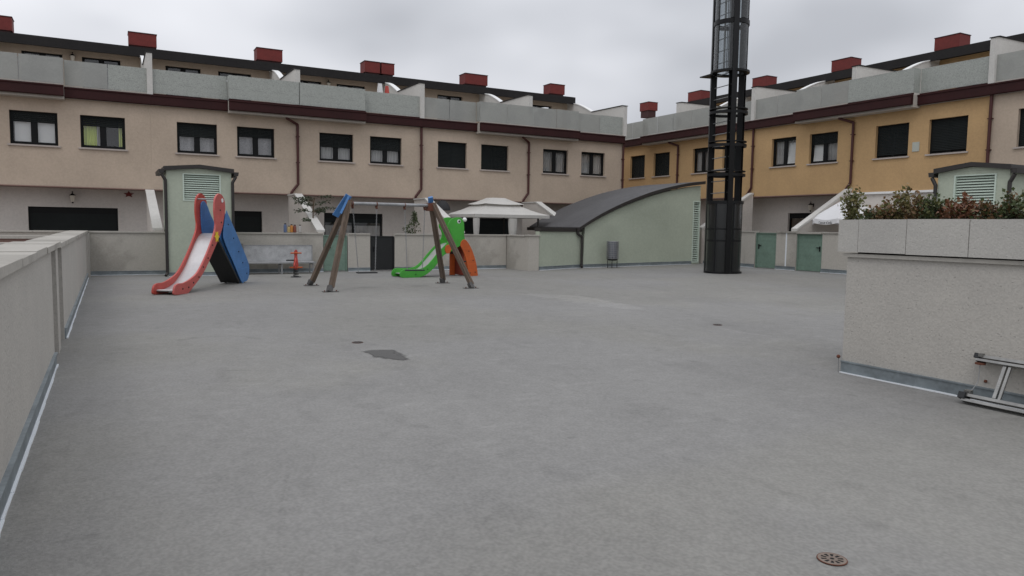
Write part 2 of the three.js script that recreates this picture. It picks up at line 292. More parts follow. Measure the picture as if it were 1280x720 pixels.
// partition walls of the patios beyond the left parapet
for (const [z, lab] of [[-11.9, 'terracotta patio partition with pale coping, close behind the cement parapet'], [-17.2, 'terracotta patio partition with pale coping, halfway down the cement parapet']]) {
  const t = thing('patio_partition', lab, 'wall', [0, 0, 0], 0, 'patio partitions beyond the parapet');
  part('wall', bx(-7, -1.05, -0.05, 1.23, z - 0.1, z + 0.1), M.terra, t); part('coping', bx(-7, -1.04, 1.232, 1.29, z - 0.15, z + 0.15), M.coping, t);
}

// garden walls along the back: z = -24.75
const ZG = -24.75;
function gardenWallX(x0, x1, label, h = 1.25, z = ZG) {
  const t = thing('garden_wall', label, 'garden wall', [0, 0, 0], 0, 'low walls of the patios');
  part('wall', bx(x0, x1, -0.05, h, z - 0.2, z), M.gardenWall, t);
  const n = Math.max(1, Math.round((x1 - x0) / 1.3)); for (let i = 0; i < n; i++) part('coping_slab', bx(mix(x0, x1, i / n) + 0.004, mix(x0, x1, (i + 1) / n) - 0.004, h + 0.002, h + 0.05 + rr(-0.003, 0.003), z - 0.24, z + 0.04), M.coping, t);
  flash(t, [P(x0, groundY(x0), z), P(x1, groundY(x1), z)], 0.11, 1); return t;
}
gardenWallX(-7, -0.6, 'garden wall running on behind the cement parapet');
gardenWallX(-0.565, 1.49, 'stained garden wall between the parapet and the tall vent hut');
gardenWallX(3.30, 6.28, 'stained garden wall behind the long grey bench');
gardenWallX(7.12, 7.90, 'short garden wall between the green gate and the black gate');
gardenWallX(8.79, 13.22, 'stained garden wall behind the green slide');
{
  const t = thing('garden_wall', 'stepped end of the garden wall beside the angled green wall', 'garden wall', [0, 0, 0], 0, 'low walls of the patios');
  part('return_wall', bx(13.24, 13.44, -0.05, 1.25, ZG - 0.2, -23.3), M.gardenWall, t); part('end_pilaster', bx(13.24, 13.68, -0.05, 1.27, -23.295, -23.08), M.gardenWall, t);
  part('coping_slab', bx(13.20, 13.72, 1.272, 1.32, -23.33, -23.04), M.coping, t); part('coping_slab', bx(13.20, 13.48, 1.254, 1.30, ZG - 0.24, -23.34), M.coping, t);
}
// garden wall along the right: x = 22
const XG = 22.0;
function gardenWallZ(z0, z1, label, lintel) {
  const t = thing('garden_wall', label, 'garden wall', [0, 0, 0], 0, 'low walls of the patios');
  part('wall', bx(XG, XG + 0.2, -0.05, 1.52, z0, z1), M.gardenWall, t);
  const n = Math.max(1, Math.round((z1 - z0) / 1.3)); for (let i = 0; i < n; i++) part('coping_slab', bx(XG - 0.04, XG + 0.24, 1.522, 1.575 + rr(-0.003, 0.003), mix(z0, z1, i / n) + 0.004, mix(z0, z1, (i + 1) / n) - 0.004), M.coping, t);
  if (lintel) part('lintel', bx(XG - 0.03, XG + 0.23, 1.50, 1.57, z1 + 0.004, z1 + lintel), M.coping, t);
  flash(t, [P(XG, 0.15, z1), P(XG, 0.15, z0)], 0.12, -1); return t;
}
gardenWallZ(-23.5, -20.70, 'garden wall between the barrel-roofed hut and the green gate without lintel');
const gw = gardenWallZ(-19.66, -18.74, 'short garden wall with a white joint between two green gates', 1.08); part('joint', bx(XG - 0.008, XG - 0.002, 0.15, 1.52, -19.22, -19.16), M.sealant, gw);
gardenWallZ(-17.62, -6.0, 'long garden wall running on behind the concrete planter');

// gates
function gate(label, m, pos, turn, w, h, handleSide) {      // local x along the gate, z outwards
  const t = thing('patio_gate', label, 'gate', pos, turn, 'metal patio gates');
  part('leaf', [bx(0.03, w - 0.03, 0.03, h - 0.02, -0.10, -0.07)], m, t); part('frame', [bx(0, 0.03, 0, h, -0.12, -0.03), bx(w - 0.03, w, 0, h, -0.12, -0.03), bx(0.03, w - 0.03, h - 0.02, h + 0.01, -0.12, -0.03)], m, t);
  const hx = handleSide > 0 ? w - 0.12 : 0.12; part('handle', [bx(hx - 0.025, hx + 0.025, h * 0.55, h * 0.55 + 0.18, -0.07, -0.055), bx(hx - (handleSide > 0 ? 0.13 : 0.01), hx + (handleSide > 0 ? 0.01 : 0.13), h * 0.55 + 0.12, h * 0.55 + 0.145, -0.055, -0.03)], M.frame, t);
  return t;
}
gate('green sheet metal gate in the wall behind the swing', M.gateGreen, [6.30, 0, ZG], 0, 0.80, 1.22, -1);
gate('black sheet metal gate in the wall behind the swing seat', M.gateBlack, [7.92, 0, ZG], 0, 0.86, 1.20, -1);
gate('green metal gate beside the black tower, open above', M.gateGreen, [XG, 0.14, -20.68], -Math.PI / 2, 1.0, 1.36, -1);
gate('green metal gate under a coping lintel, left of the planter', M.gateGreen, [XG, 0.14, -18.72], -Math.PI / 2, 1.08, 1.34, 1);

// ================================================================ houses
// local frame: x along the facade, y up, z out of the facade towards the plaza
function windowOf(parent, w, lift, up) {
  const { x0, x1, y0, y1, z = 0, shut = 0, kind = 'curtain', open = 0, sill = true } = w, d = z - 0.14, fw = 0.055;
  const fr = part('window', [bx(x0, x0 + fw, y0, y1, d - 0.05, d + 0.02), bx(x1 - fw, x1, y0, y1, d - 0.05, d + 0.02), bx(x0 + fw, x1 - fw, y0, y0 + fw, d - 0.05, d + 0.02), bx(x0 + fw, x1 - fw, y1 - fw, y1, d - 0.05, d + 0.02)], M.frame, parent);
  const xm = (x0 + x1) / 2; part('mullion', bx(xm - 0.06, xm + 0.06, y0 + fw, y1 - fw, d - 0.045, d), M.frame, fr);
  const ys = y1 - fw - shut * (y1 - y0 - 2 * fw);
  if (shut < 0.97) for (const [a, b] of [[x0 + fw, xm - 0.06], [xm + 0.06, x1 - fw]]) {
    part('sash', [bx(a, a + 0.04, y0 + fw, y1 - fw, d - 0.04, d - 0.008), bx(b - 0.04, b, y0 + fw, y1 - fw, d - 0.04, d - 0.008), bx(a + 0.04, b - 0.04, y0 + fw, y0 + fw + 0.045, d - 0.04, d - 0.008)], M.frame, fr);
    part('pane', bx(a + 0.04, b - 0.04, y0 + fw + 0.045, y1 - fw, d - 0.026, d - 0.022), M.glass, fr);
  }
  if (shut > 0) {                                            // roller shutter: rounded slats stacked in one curtain
    const l = [], n = Math.max(3, Math.round((y1 - fw - ys) / 0.055)), hh = (y1 - fw - ys) / n;
    for (let i = 0; i < n; i++) { const g = new THREE.CylinderGeometry(hh * 0.52, hh * 0.52, x1 - x0 - 2 * fw, 6, 1).rotateZ(Math.PI / 2); g.scale(1, 1, 0.45).translate(xm, ys + (i + 0.5) * hh, d + 0.012); l.push(g); }
    part('roller_shutter', l, M.shutter, fr);
  }
  if (shut < 0.97 && kind !== 'none') {
    const curtainGeo = (a, b, top, waves) => { const g = new THREE.PlaneGeometry(b - a, top - y0 - 0.05, Math.max(8, waves * 8), 1), p = g.attributes.position; for (let i = 0; i < p.count; i++) p.setZ(i, 0.025 * Math.sin((p.getX(i) / (b - a) + 0.5) * waves * Math.PI * 2)); g.computeVertexNormals(); return g.translate((a + b) / 2, (top + y0) / 2, d - 0.14); };
    if (kind === 'curtain') part('curtain', curtainGeo(x0 + 0.03, x1 - 0.03, y1, 9), M.curtain, fr);
    if (kind === 'blind') part('blind', bx(x0 + 0.12, x1 - 0.1, y0 + 0.08, y1, d - 0.12, d - 0.11), M.blind, fr);
    if (kind === 'lace') part('net_curtain', curtainGeo(x0 + 0.03, x1 - 0.03, y1, 4), M.lace, fr);
    if (kind === 'green') { part('green_curtain', curtainGeo(x0 + 0.06, x0 + 0.48, y1, 4), M.green, fr); part('green_curtain', curtainGeo(x1 - 0.2, x1 - 0.1, y1, 1), M.green, fr); part('curtain', curtainGeo(x0 + 0.49, x0 + 0.68, y1, 2), M.curtain, fr); }
    if (kind === 'tilt') { part('curtain', curtainGeo(x0 + 0.03, x1 - 0.03, y1, 6), M.curtain, fr); }
  }
  if (open) {                                                // a tilted sash leaning into the room
    const a = open > 0 ? xm + 0.05 : x0 + 0.06, b = open > 0 ? x1 - 0.06 : xm - 0.05, g = bx(a, b, 0, y1 - y0 - 0.3, -0.02, 0.02).rotateX(-0.12).translate(0, y0 + 0.08, d - 0.04);
    part('tilted_sash', g, M.blind, fr);
  }
  if (sill) part('sill', bx(x0 - 0.07, x1 + 0.07, y0 - 0.055, y0 - 0.002, z - 0.12, z + 0.055), M.sill, fr);
  return fr;
}
function wallLamp(parent, x, y, z) {
  const l = part('wall_lamp', [bx(x - 0.03, x + 0.03, y - 0.02, y + 0.12, z, z + 0.02), rod(P(x, y + 0.05, z + 0.01), P(x, y + 0.10, z + 0.17), 0.014, 6), new THREE.ConeGeometry(0.12, 0.10, 6).translate(x, y + 0.10, z + 0.17), new THREE.SphereGeometry(0.025, 6, 5).translate(x, y + 0.175, z + 0.17), new THREE.CylinderGeometry(0.012, 0.012, 0.3, 6).translate(x, y - 0.06, z + 0.17), new THREE.CylinderGeometry(0.04, 0.02, 0.05, 6).translate(x, y - 0.20, z + 0.17)], M.frame, parent);
  part('lantern_glass', new THREE.CylinderGeometry(0.10, 0.06, 0.22, 6).translate(x, y - 0.06, z + 0.17), M.warm, l);
}
function house(o) {
  const { W, lift = 0, wall = M.beige, gf = M.pinkGrey, recess = 1.0, rail = 'frosted' } = o;
  const t = thing('terrace_house', o.label, 'house', o.pos, o.turn || 0, o.group);
  const over = 2.75 + lift, gut = 5.70 + lift, slabTop = gut + 0.36, railBot = 6.13 + lift, railTop = 6.97 + lift, D = 5.0, back = -9.5, eave = 8.32 + lift;
  const wins = o.wins.map(w => ({ y0: 4.10 + lift, y1: 5.20 + lift, ...w })), uw = (o.upper || o.wins.map(w => ({ x0: w.x0, x1: w.x1 }))).map(w => ({ y0: 6.75 + lift, y1: 8.10 + lift, z: -D, sill: false, kind: 'none', ...w }));
  part('wall', extr(rectHoles(0.001, W - 0.001, over, gut, wins.map(w => [w.x0, w.x1, w.y0, w.y1])), 0.25).translate(0, 0, -0.25), wall, t);
  const dr = o.door, dt = 2.06 + lift * 0.9;
  part('ground_floor_wall', extr(rectHoles(0.001, W - 0.001, -0.05, over, dr ? [[dr[0], dr[1], 0.0, dt]] : []), 0.22).translate(0, 0, -recess - 0.22), gf, t);
  if (dr) {
    const dz = -recess - 0.14, dm = (dr[0] + dr[1]) / 2;
    const f = part('patio_door', [bx(dr[0], dr[0] + 0.06, 0, dt, dz - 0.04, dz + 0.03), bx(dr[1] - 0.06, dr[1], 0, dt, dz - 0.04, dz + 0.03), bx(dr[0] + 0.06, dr[1] - 0.06, dt - 0.22, dt, dz - 0.04, dz + 0.03), bx(dm - 0.05, dm + 0.05, 0, dt - 0.22, dz - 0.03, dz + 0.01)], M.frame, t);
    part('pane', bx(dr[0] + 0.06, dm - 0.05, 0.05, dt - 0.22, dz - 0.01, dz - 0.005), M.glass, f); part('pane', bx(dm + 0.05, dr[1] - 0.06, 0.05, dt - 0.22, dz - 0.01, dz - 0.005), M.glass, f);
    if (o.doorShut) part('roller_shutter', bx(dr[0] + 0.06, dr[1] - 0.06, mix(dt - 0.22, 0.1, o.doorShut), dt - 0.22, dz + 0.008, dz + 0.028), M.shutter, f);
    if (o.doorCurtain) { const g = new THREE.PlaneGeometry(dr[1] - dr[0], 1.6, 60, 1), p = g.attributes.position; for (let i = 0; i < p.count; i++) p.setZ(i, 0.03 * Math.sin(p.getX(i) * 38)); g.computeVertexNormals(); part('curtain', g.translate(dm, 0.75, dz - 0.15), M.curtain, f); }
  }
  part('floor_slab', bx(0.001, W - 0.001, over + 0.002, over + 0.24, back, -0.252), M.trim, t);
  if (recess > 0.3) part('soffit', bx(0.001, W - 0.001, over - 0.03, over, -recess + 0.002, -0.004), M.terra, t);
  part('party_wall', [bx(0.002, 0.12, -0.05, over, back, -recess - 0.224), bx(W - 0.12, W - 0.002, -0.05, over, back, -recess - 0.224), bx(0.002, 0.12, over + 0.242, gut, back, -0.252), bx(W - 0.12, W - 0.002, over + 0.242, gut, back, -0.252)], wall, t);
  part('back_wall', bx(0.002, W - 0.002, -0.05, eave, back - 0.2, back - 0.002), wall, t);
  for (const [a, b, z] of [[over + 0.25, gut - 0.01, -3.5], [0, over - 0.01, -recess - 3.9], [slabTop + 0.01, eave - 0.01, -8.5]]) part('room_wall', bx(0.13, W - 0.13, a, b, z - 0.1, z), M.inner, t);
  part('terrace_slab', bx(0.001, W - 0.001, gut + 0.002, slabTop, back, 0.06), M.trim, t);
  // gutter fascia follows the eaves in and out; deeper stretches have a pale soffit strip
  const juts = o.juts || [], cuts = [0, ...juts.flat(), W].filter((v, i, a) => !i || v > a[i - 1]);
  let pan = 0;
  for (let i = 0; i + 1 < cuts.length; i++) {
    const a = cuts[i], b = cuts[i + 1], out = juts.some(j => a >= j[0] - 1e-3 && b <= j[1] + 1e-3) ? 0.36 : 0, z = 0.062 + out;
    if (out) part('eaves_soffit', bx(a + 0.002, b - 0.002, gut - 0.07, gut - 0.002, 0.002, z - 0.002), M.trim, t), part('terrace_slab', bx(a + 0.002, b - 0.002, gut + 0.002, slabTop, 0.062, z - 0.002), M.trim, t);
    const sh = poly([[0, 0.02], [0.10, 0], [0.13, 0.03], [0.13, 0.30], [0.155, 0.32], [0.155, 0.365], [0, 0.365]]); const g = extr(sh, b - a - 0.002).rotateY(-Math.PI / 2).scale(1, 1, 1);
    g.translate(0, 0, 0); const gg = g.clone(); const p = gg.attributes.position; for (let k = 0; k < p.count; k++) { const X = p.getX(k), Y = p.getY(k), Z = p.getZ(k); p.setXYZ(k, b - 0.001 + X, gut + Y, z + Z); } gg.computeVertexNormals();
    part('gutter', gg, M.maroon, t);
    part('rail_kerb', bx(a + 0.002, b - 0.002, slabTop + 0.006, railBot - 0.012, z - 0.02, z + 0.03), rail === 'speck' ? M.maroon : M.trim, t);
    const n = Math.max(1, Math.round((b - a) / (rail === 'speck' ? 2.6 : 1.28)));
    for (let k = 0; k < n; k++) { const p0 = mix(a, b, k / n) + 0.012, p1 = mix(a, b, (k + 1) / n) - 0.012, jig = rr(-0.006, 0.006), rk = o.panelKinds ? o.panelKinds[pan % o.panelKinds.length] : rail; pan++; part('glass_panel', bx(p0, p1, railBot + jig, railTop + jig, z - 0.006, z + 0.006), M[rk], t); if (k) part('rail_post', bx(p0 - 0.022, p0 - 0.002, railBot - 0.05, railTop - 0.1, z - 0.04, z - 0.012), M.galv, t); }
    if (out) for (const [x, s] of [[a, 1], [b, -1]]) if (x > 0.05 && x < W - 0.05) part('glass_panel', bx(x + s * 0.004, x + s * 0.016, railBot, railTop, 0.07, z - 0.012), M[rail], t);
  }
  // dividing wall between the terraces, its top dipping in a curve
  if (o.fin !== false) {
    const y = lift, pr = [[0.18, slabTop + 0.008], [0.18, 7.50 + y], [0.05, 7.53 + y], [-2.6, 7.56 + y]];
    const arc = []; for (let k = 1; k <= 10; k++) { const s = k / 10; arc.push([-2.6 - 2.35 * s, 7.56 + y + 0.72 * Math.sin(s * Math.PI / 2)]); }
    const sh = poly([...pr, ...arc, [-4.95, slabTop + 0.008]]);
    const turnIn = g => g.rotateY(-Math.PI / 2).translate(W + 0.09, 0, 0);   // shape x -> z
    part('terrace_divider', turnIn(extr(sh, 0.18)), M.paleWall, t);
    const top = [[0.2, 7.50 + y], [0.2, 7.535 + y], [0.04, 7.57 + y], [-2.6, 7.60 + y], [-2.6, 7.562 + y], [0.05, 7.532 + y]]; part('divider_cap', turnIn(extr(poly(top), 0.24).translate(0, 0, -0.03)), M.roofEdge, t);
    const a2 = arc.map(q => [q[0], q[1] + 0.002]), b2 = arc.map(q => [q[0], q[1] + 0.045]).reverse(); part('divider_cap', turnIn(extr(poly([[-2.6, 7.564 + y], ...a2, ...b2, [-2.6, 7.606 + y]]), 0.24).translate(0, 0, -0.03)), M.whitePaint, t);
  }
  // set-back top storey
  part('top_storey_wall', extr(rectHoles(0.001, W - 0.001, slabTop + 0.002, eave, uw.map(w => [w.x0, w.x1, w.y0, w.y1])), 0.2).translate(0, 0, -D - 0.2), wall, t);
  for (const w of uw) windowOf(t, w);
  part('top_party_wall', [bx(0.002, 0.12, slabTop + 0.002, eave, back, -D - 0.204), bx(W - 0.12, W - 0.002, slabTop + 0.002, eave, back, -D - 0.204)], wall, t);
  const fb = bx(0.002, W - 0.002, eave - 0.12, eave + 0.24, -4.36, -4.28); part('fascia_board', fb, M.roofEdge, t);
  const rs = poly([[-4.35, eave + 0.002], [-4.35, eave + 0.26], [-10, eave + 0.26 + 0.55], [-10, eave + 0.29], [-4.9, eave + 0.002]]);
  part('roof', extr(rs, W - 0.004).rotateY(-Math.PI / 2).translate(W - 0.002, 0, 0), M.roofEdge, t);
  for (const w of wins) windowOf(t, w);
  for (const c of o.chimneys || []) { const ch = part('chimney', bx(c[0], c[1], eave + 0.62, eave + 1.13, -6.5, -5.75), M.chimney, t); part('chimney_base', bx(c[0] + 0.06, c[1] - 0.06, eave + 0.2, eave + 0.616, -6.4, -5.8), M.chimneyDark, ch); part('chimney_cap', bx(c[0] - 0.02, c[1] + 0.02, eave + 1.132, eave + 1.16, -6.52, -5.73), M.chimneyDark, ch); }
  if (o.pipe) {
    const s = o.pipe === 'elbow', x = W, top = s ? [P(x - 0.45, gut - 0.02, 0.3), P(x - 0.45, gut - 0.10, 0.3), P(x, gut - 0.28, 0.075)] : [P(x, gut + 0.05, 0.075)];
    part('downpipe', pipe([...top, P(x, over + 0.38, 0.075), P(x - 0.25, over + 0.06, 0.075), P(x - 0.25, over - 0.25, 0.03)], 0.05), M.pipe, t);
    part('pipe_clip', [bx(x - 0.07, x + 0.07, over + 1.2, over + 1.23, 0.002, 0.13), bx(x - 0.07, x + 0.07, over + 2.2, over + 2.23, 0.002, 0.13)], M.pipe, t);
  }
  for (const [x, y, z] of o.lamps || []) wallLamp(t, x, y + lift, z);
  return t;
}
const LG = 'beige terrace houses in the back row', RG = 'terrace houses in the right-hand row', ZL = -29.6, XR = 25.2;
const w136 = (x, s, kind, more = {}) => ({ x0: x, x1: x + 1.36, shut: s, kind, ...more });
const XS = [-3.70, 1.40, 6.53, 11.66, 16.88, 22.20];
const chL = (px0, px1, x0) => [atZ(px0, 60, ZL - 5.75).x - x0, atZ(px1, 60, ZL - 5.75).x - x0];
house({ label: 'beige house running on past the green-curtained one', group: LG, pos: [-8.8, 0, ZL], W: 5.10, wins: [w136(0.9, 1), w136(2.9, 0.4, 'curtain')], juts: [[2.6, 5.1]], pipe: 'elbow', door: [1.2, 3.6], chimneys: [[4.2, 5.05]] });
house({ label: 'beige house with white blinds and a green curtain in its windows', group: LG, pos: [XS[0], 0, ZL], W: XS[1] - XS[0], juts: [[0.001, 2.5]], pipe: null, panelKinds: ['frosted', 'frosted', 'frosted', 'frosted', 'speck', 'frosted'],
  wins: [w136(0.91, 0.30, 'blind'), w136(2.93, 0.30, 'green')], door: [1.25, 4.0], doorShut: 0.95, chimneys: [chL(-22, 16, XS[0]), chL(161, 196, XS[0])], lamps: [[2.60, 2.42, -1.0], [2.62, 8.0, -5.0]] });
house({ label: 'beige house with speckled glass rail and patterned net curtains behind vent hut', group: LG, pos: [XS[1], 0, ZL], W: XS[2] - XS[1], rail: 'speck', juts: [[2.58, 5.13]], pipe: 'elbow',
  wins: [w136(0.85, 0.45, 'lace'), w136(2.91, 0.32, 'lace')], door: [2.4, 3.95], doorShut: 0.95, chimneys: [chL(321, 353, XS[1])] });
house({ label: 'beige house with speckled glass rail, half-lowered shutters and pleated curtains', group: LG, pos: [XS[2], 0, ZL], W: XS[3] - XS[2], rail: 'speck', juts: [[0.001, 2.6]], pipe: 'straight',
  wins: [w136(0.86, 0.50, 'curtain'), w136(2.92, 0.50, 'curtain')], door: [1.28, 3.8], doorShut: 0.1, doorCurtain: true, chimneys: [chL(456, 475, XS[2]), chL(477, 493, XS[2])], lamps: [[2.5, 8.0, -5.0]] });
house({ label: 'beige house with both shutters fully closed, behind the white gazebo', group: LG, pos: [XS[3], 0, ZL], W: XS[4] - XS[3], juts: [[2.55, 5.22]], pipe: 'elbow',
  wins: [w136(0.78, 1), w136(2.84, 1)], door: [2.4, 5.1], doorShut: 0.5, chimneys: [chL(582, 610, XS[3])], lamps: [[1.0, 2.35, -1.0], [1.2, 8.0, -5.0]] });
house({ label: 'last beige house of the back row, white curtains, beside the inner corner', group: LG, pos: [XS[4], 0, ZL], W: XS[5] - XS[4], juts: [[0.001, 2.45]], pipe: 'straight', panelKinds: ['speck', 'frosted', 'frosted', 'frosted'],
  wins: [w136(0.80, 0.05, 'curtain'), w136(2.92, 0.05, 'curtain')], door: [1.2, 3.4], chimneys: [chL(689, 707, XS[4])] });

const ZS = [-33.95, -28.93, -24.0, -18.98, -13.94, -8.9];
const RL = 0.34, TR = -Math.PI / 2, rx = (px, py, z0, x = XR) => atX(px, py, x).z - z0;
const rw = (p0, p1, i, shut, kind, more = {}) => ({ x0: rx(p0, 200, ZS[i]), x1: rx(p1, 200, ZS[i]), shut, kind, y0: 4.33, y1: 5.52, ...more });
const chR = (p0, p1, i) => [rx(p0, 90, ZS[i], XR + 5.75), rx(p1, 90, ZS[i], XR + 5.75)];
const V = (i, label, o) => house({ label, group: RG, pos: [XR, 0, ZS[i]], turn: TR, W: ZS[i + 1] - ZS[i], lift: RL, wall: M.ochre, ...o });
const up = (i, a) => a.map(x => ({ x0: x, x1: x + 1.36 }));
V(0, 'ochre house with two closed shutters in the inner corner', { juts: [[2.6, 5.02]], pipe: 'elbow', wins: [rw(788, 806, 0, 1), rw(817, 837, 0, 1)], upper: up(0, [0.8, 2.9]), door: [1.2, 3.4], chimneys: [chR(801, 812, 0)] });
V(1, 'ochre house behind the black tower, one half-shuttered window', { juts: [[0.001, 2.6]], pipe: 'straight', wins: [rw(866, 887, 1, 0.12, 'curtain'), rw(903, 925, 1, 1)], upper: up(1, [0.8, 2.9]), door: [1.2, 3.4], chimneys: [chR(861, 877, 1)] });
V(2, 'ochre house with tilted white sashes in both windows', { juts: [[2.55, 5.02]], pipe: 'elbow', wins: [rw(964, 994, 2, 0.08, 'tilt', { open: 1 }), rw(1011, 1046, 2, 0.35, 'tilt', { open: -1 })], upper: up(2, [0.8, 2.9]), door: [rx(985, 270, ZS[2], XR + 1), rx(1040, 270, ZS[2], XR + 1)], chimneys: [chR(941, 959, 2)], lamps: [[rx(1017, 252, ZS[2], XR + 1), 2.30, -1.0]] });
const v3 = V(3, 'ochre house with two closed shutters and a white plate between them', { juts: [[0.001, 2.6]], pipe: 'straight', recess: 0.03, rail: 'speck', wins: [rw(1093, 1134, 3, 0.97), rw(1159, 1207, 3, 0.97)], upper: up(3, [0.8, 2.9]), chimneys: [chR(1039, 1063, 3)] });
{ const a = atX(1141, 178, XR), b = atX(1149, 189, XR); part('plate', bx(a.z - ZS[3], b.z - ZS[3], b.y, a.y, 0.003, 0.02), mat(0.50, 0.52, 0.46, { rough: 0.7, map: frostTex }), v3); part('trim_band', bx(0.002, 5.0, 3.01, 3.09, 0.003, 0.05), M.whitePaint, v3); }
V(4, 'beige end house of the right-hand row behind the second vent hut', { wall: M.beige, juts: [[2.6, 5.04]], pipe: 'straight', recess: 0.03, wins: [{ ...rw(1269, 1309, 4, 1) }, { x0: 3.2, x1: 4.56, shut: 1, y0: 4.33, y1: 5.52 }], upper: up(4, [0.8, 2.9]), chimneys: [chR(1166, 1197, 4)] });

{ const a = atX(1001.5, 103, XR + 5.2); const z = a.z - ZS[2]; part('aerial', [rod(P(z, 8.8, -5.2), P(z, a.y + 0.12, -5.2), 0.014, 6), rod(P(z - 0.14, a.y + 0.04, -5.2), P(z + 0.14, a.y + 0.04, -5.2), 0.009, 5)], M.galv, scene.children.find(o => o.userData.label && o.userData.label.startsWith('ochre house with tilted'))); }
// red emblem on the ground-floor wall of the first house
{ const p = atZ(161, 243, ZL - 1.0); const s = new THREE.Shape(); for (let i = 0; i < 10; i++) { const a = i / 10 * Math.PI * 2 + Math.PI / 2, r = i % 2 ? 0.07 : 0.15; i ? s.lineTo(Math.cos(a) * r * 1.25, Math.sin(a) * r * 0.85) : s.moveTo(0, r * 0.85); } solo('wall_emblem', extr(s, 0.02).translate(p.x, p.y, ZL - 0.997), M.chimney, 'small red star-shaped plaque on the pink-grey wall', 'plaque'); }

// patio party walls with sloping tops
function partyWall(label, geo, cap) { const t = thing('patio_party_wall', label, 'wall', [0, 0, 0], 0, 'sloping party walls of the patios'); part('wall', geo, M.pinkGrey, t); part('sloping_coping', cap, M.paleWall, t); }
for (const [x, z1, lab] of [[1.30, -29.2, 'sloping party wall beside the tall vent hut'], [6.26, -28.3, 'sloping party wall behind the small tree'], [11.45, -28.3, 'sloping party wall behind the green slide'], [16.7, -28.3, 'sloping party wall behind the white gazebo']]) {
  const sh = poly([[-24.97, -0.05], [-24.97, 1.33], [z1, 2.66], [-29.55, 2.66], [-29.55, -0.05]]), cp = poly([[-24.97, 1.335], [-24.97, 1.40], [z1, 2.72], [-29.55, 2.72], [-29.55, 2.665], [z1, 2.665]]);
  const tr = g => g.rotateY(-Math.PI / 2).translate(x + 0.1, 0, 0); partyWall(lab, tr(extr(sh, 0.2)), tr(extr(cp, 0.28).translate(0, 0, -0.04)));
}
for (const [z, lab] of [[-24.0, 'sloping party wall behind the black tower'], [-19.05, 'sloping party wall with bright coping behind the green gates'], [-13.95, 'sloping party wall hidden behind the planter shrubs']]) {
  const sh = poly([[22.22, -0.05], [22.22, 1.58], [25.1, 3.15], [25.17, 3.15], [25.17, -0.05]]), cp = poly([[22.22, 1.585], [22.22, 1.68], [25.1, 3.25], [25.17, 3.25], [25.17, 3.155], [25.1, 3.155]]);
  partyWall(lab, extr(sh, 0.2).translate(0, 0, z - 0.1), extr(cp, 0.26).translate(0, 0, z - 0.13));
}

// ================================================================ huts on the plaza
function slats(parent, n, x0, x1, y0, y1, z, m) { const h = (y1 - y0) / n; for (let i = 0; i < n; i++) part('slat', bx(x0, x1, -0.005, 0.005, -0.03, 0.03).rotateX(0.75).translate(0, y0 + (i + 0.5) * h, z), m, parent); }
function ventHut(label, pos, turn, W, H, depth, peak, downs) {   // local x along the louvred face, z outwards
  const t = thing('vent_hut', label, 'hut', pos, turn, 'green louvred vent huts');
  const lx0 = 0.43 * W / 1.78, lx1 = W - 0.30 * W / 1.78, ly0 = H - 0.88, ly1 = H - 0.08;
  const f = rectHoles(0, W, -0.05, H, [[lx0, lx1, ly0, ly1]]); part('front_wall', extr(f, 0.14).translate(0, 0, -0.14), M.hutGreen, t);
  const gable = poly([[0, H + 0.002], [W, H + 0.002], [W * 0.5, H + peak - 0.06]]); part('gable', extr(gable, 0.14).translate(0, 0, -0.14), M.hutGreen, t);
  part('side_wall', [bx(0, 0.14, -0.05, H, -depth, -0.142), bx(W - 0.14, W, -0.05, H, -depth, -0.142)], M.hutGreen, t); part('back_wall', bx(0.142, W - 0.142, -0.05, H, -depth, -depth + 0.14), M.hutGreen, t);
  const lv = part('louvre', [bx(lx0, lx0 + 0.04, ly0, ly1, -0.10, 0.015), bx(lx1 - 0.04, lx1, ly0, ly1, -0.10, 0.015), bx(lx0 + 0.04, lx1 - 0.04, ly0, ly0 + 0.04, -0.10, 0.015), bx(lx0 + 0.04, lx1 - 0.04, ly1 - 0.03, ly1, -0.10, 0.015)], M.louvre, t);
  slats(lv, 11, lx0 + 0.042, lx1 - 0.042, ly0 + 0.05, ly1 - 0.04, -0.04, M.louvre);
  const rf = [[-0.07, H - 0.02], [W * 0.5, H + peak - 0.05], [W + 0.07, H - 0.02], [W + 0.07, H + 0.10], [W * 0.5, H + peak + 0.05], [-0.07, H + 0.10]]; part('roof_cap', extr(poly(rf), depth + 0.16).translate(0, 0, -depth - 0.06), M.capBrown, t);
  for (const s of [0, 1]) { const x = s ? W + 0.13 : -0.13; part('gutter', extr(poly([[-0.06, 0], [0.06, 0], [0.075, 0.11], [-0.075, 0.11]]), depth + 0.14).translate(x, H - 0.10, -depth - 0.05), M.capBrown, t); }
  for (const s of downs) { const x = s ? W + 0.03 : -0.03; part('downpipe', pipe([P(s ? W + 0.13 : -0.13, H - 0.12, 0.04), P(x, H - 0.3, 0.04), P(x, 0.10, 0.04), P(x - 0.05, 0.03, 0.12)], 0.045), M.capBrown, t); }
  flash(t, [P(0, 0, 0), P(W, 0, 0)], 0.10, 1);
  return t;
}
ventHut('tall pale green vent hut behind the red slide', [1.50, 0, -23.8], 0, 1.78, 3.10, 1.6, 0.14, [0, 1]);
ventHut('pale green vent hut standing beyond the planter shrubs', [18, 0.09, -11.13], -Math.PI / 2, 1.66, 2.98, 2.6, 0.16, [0, 1]);

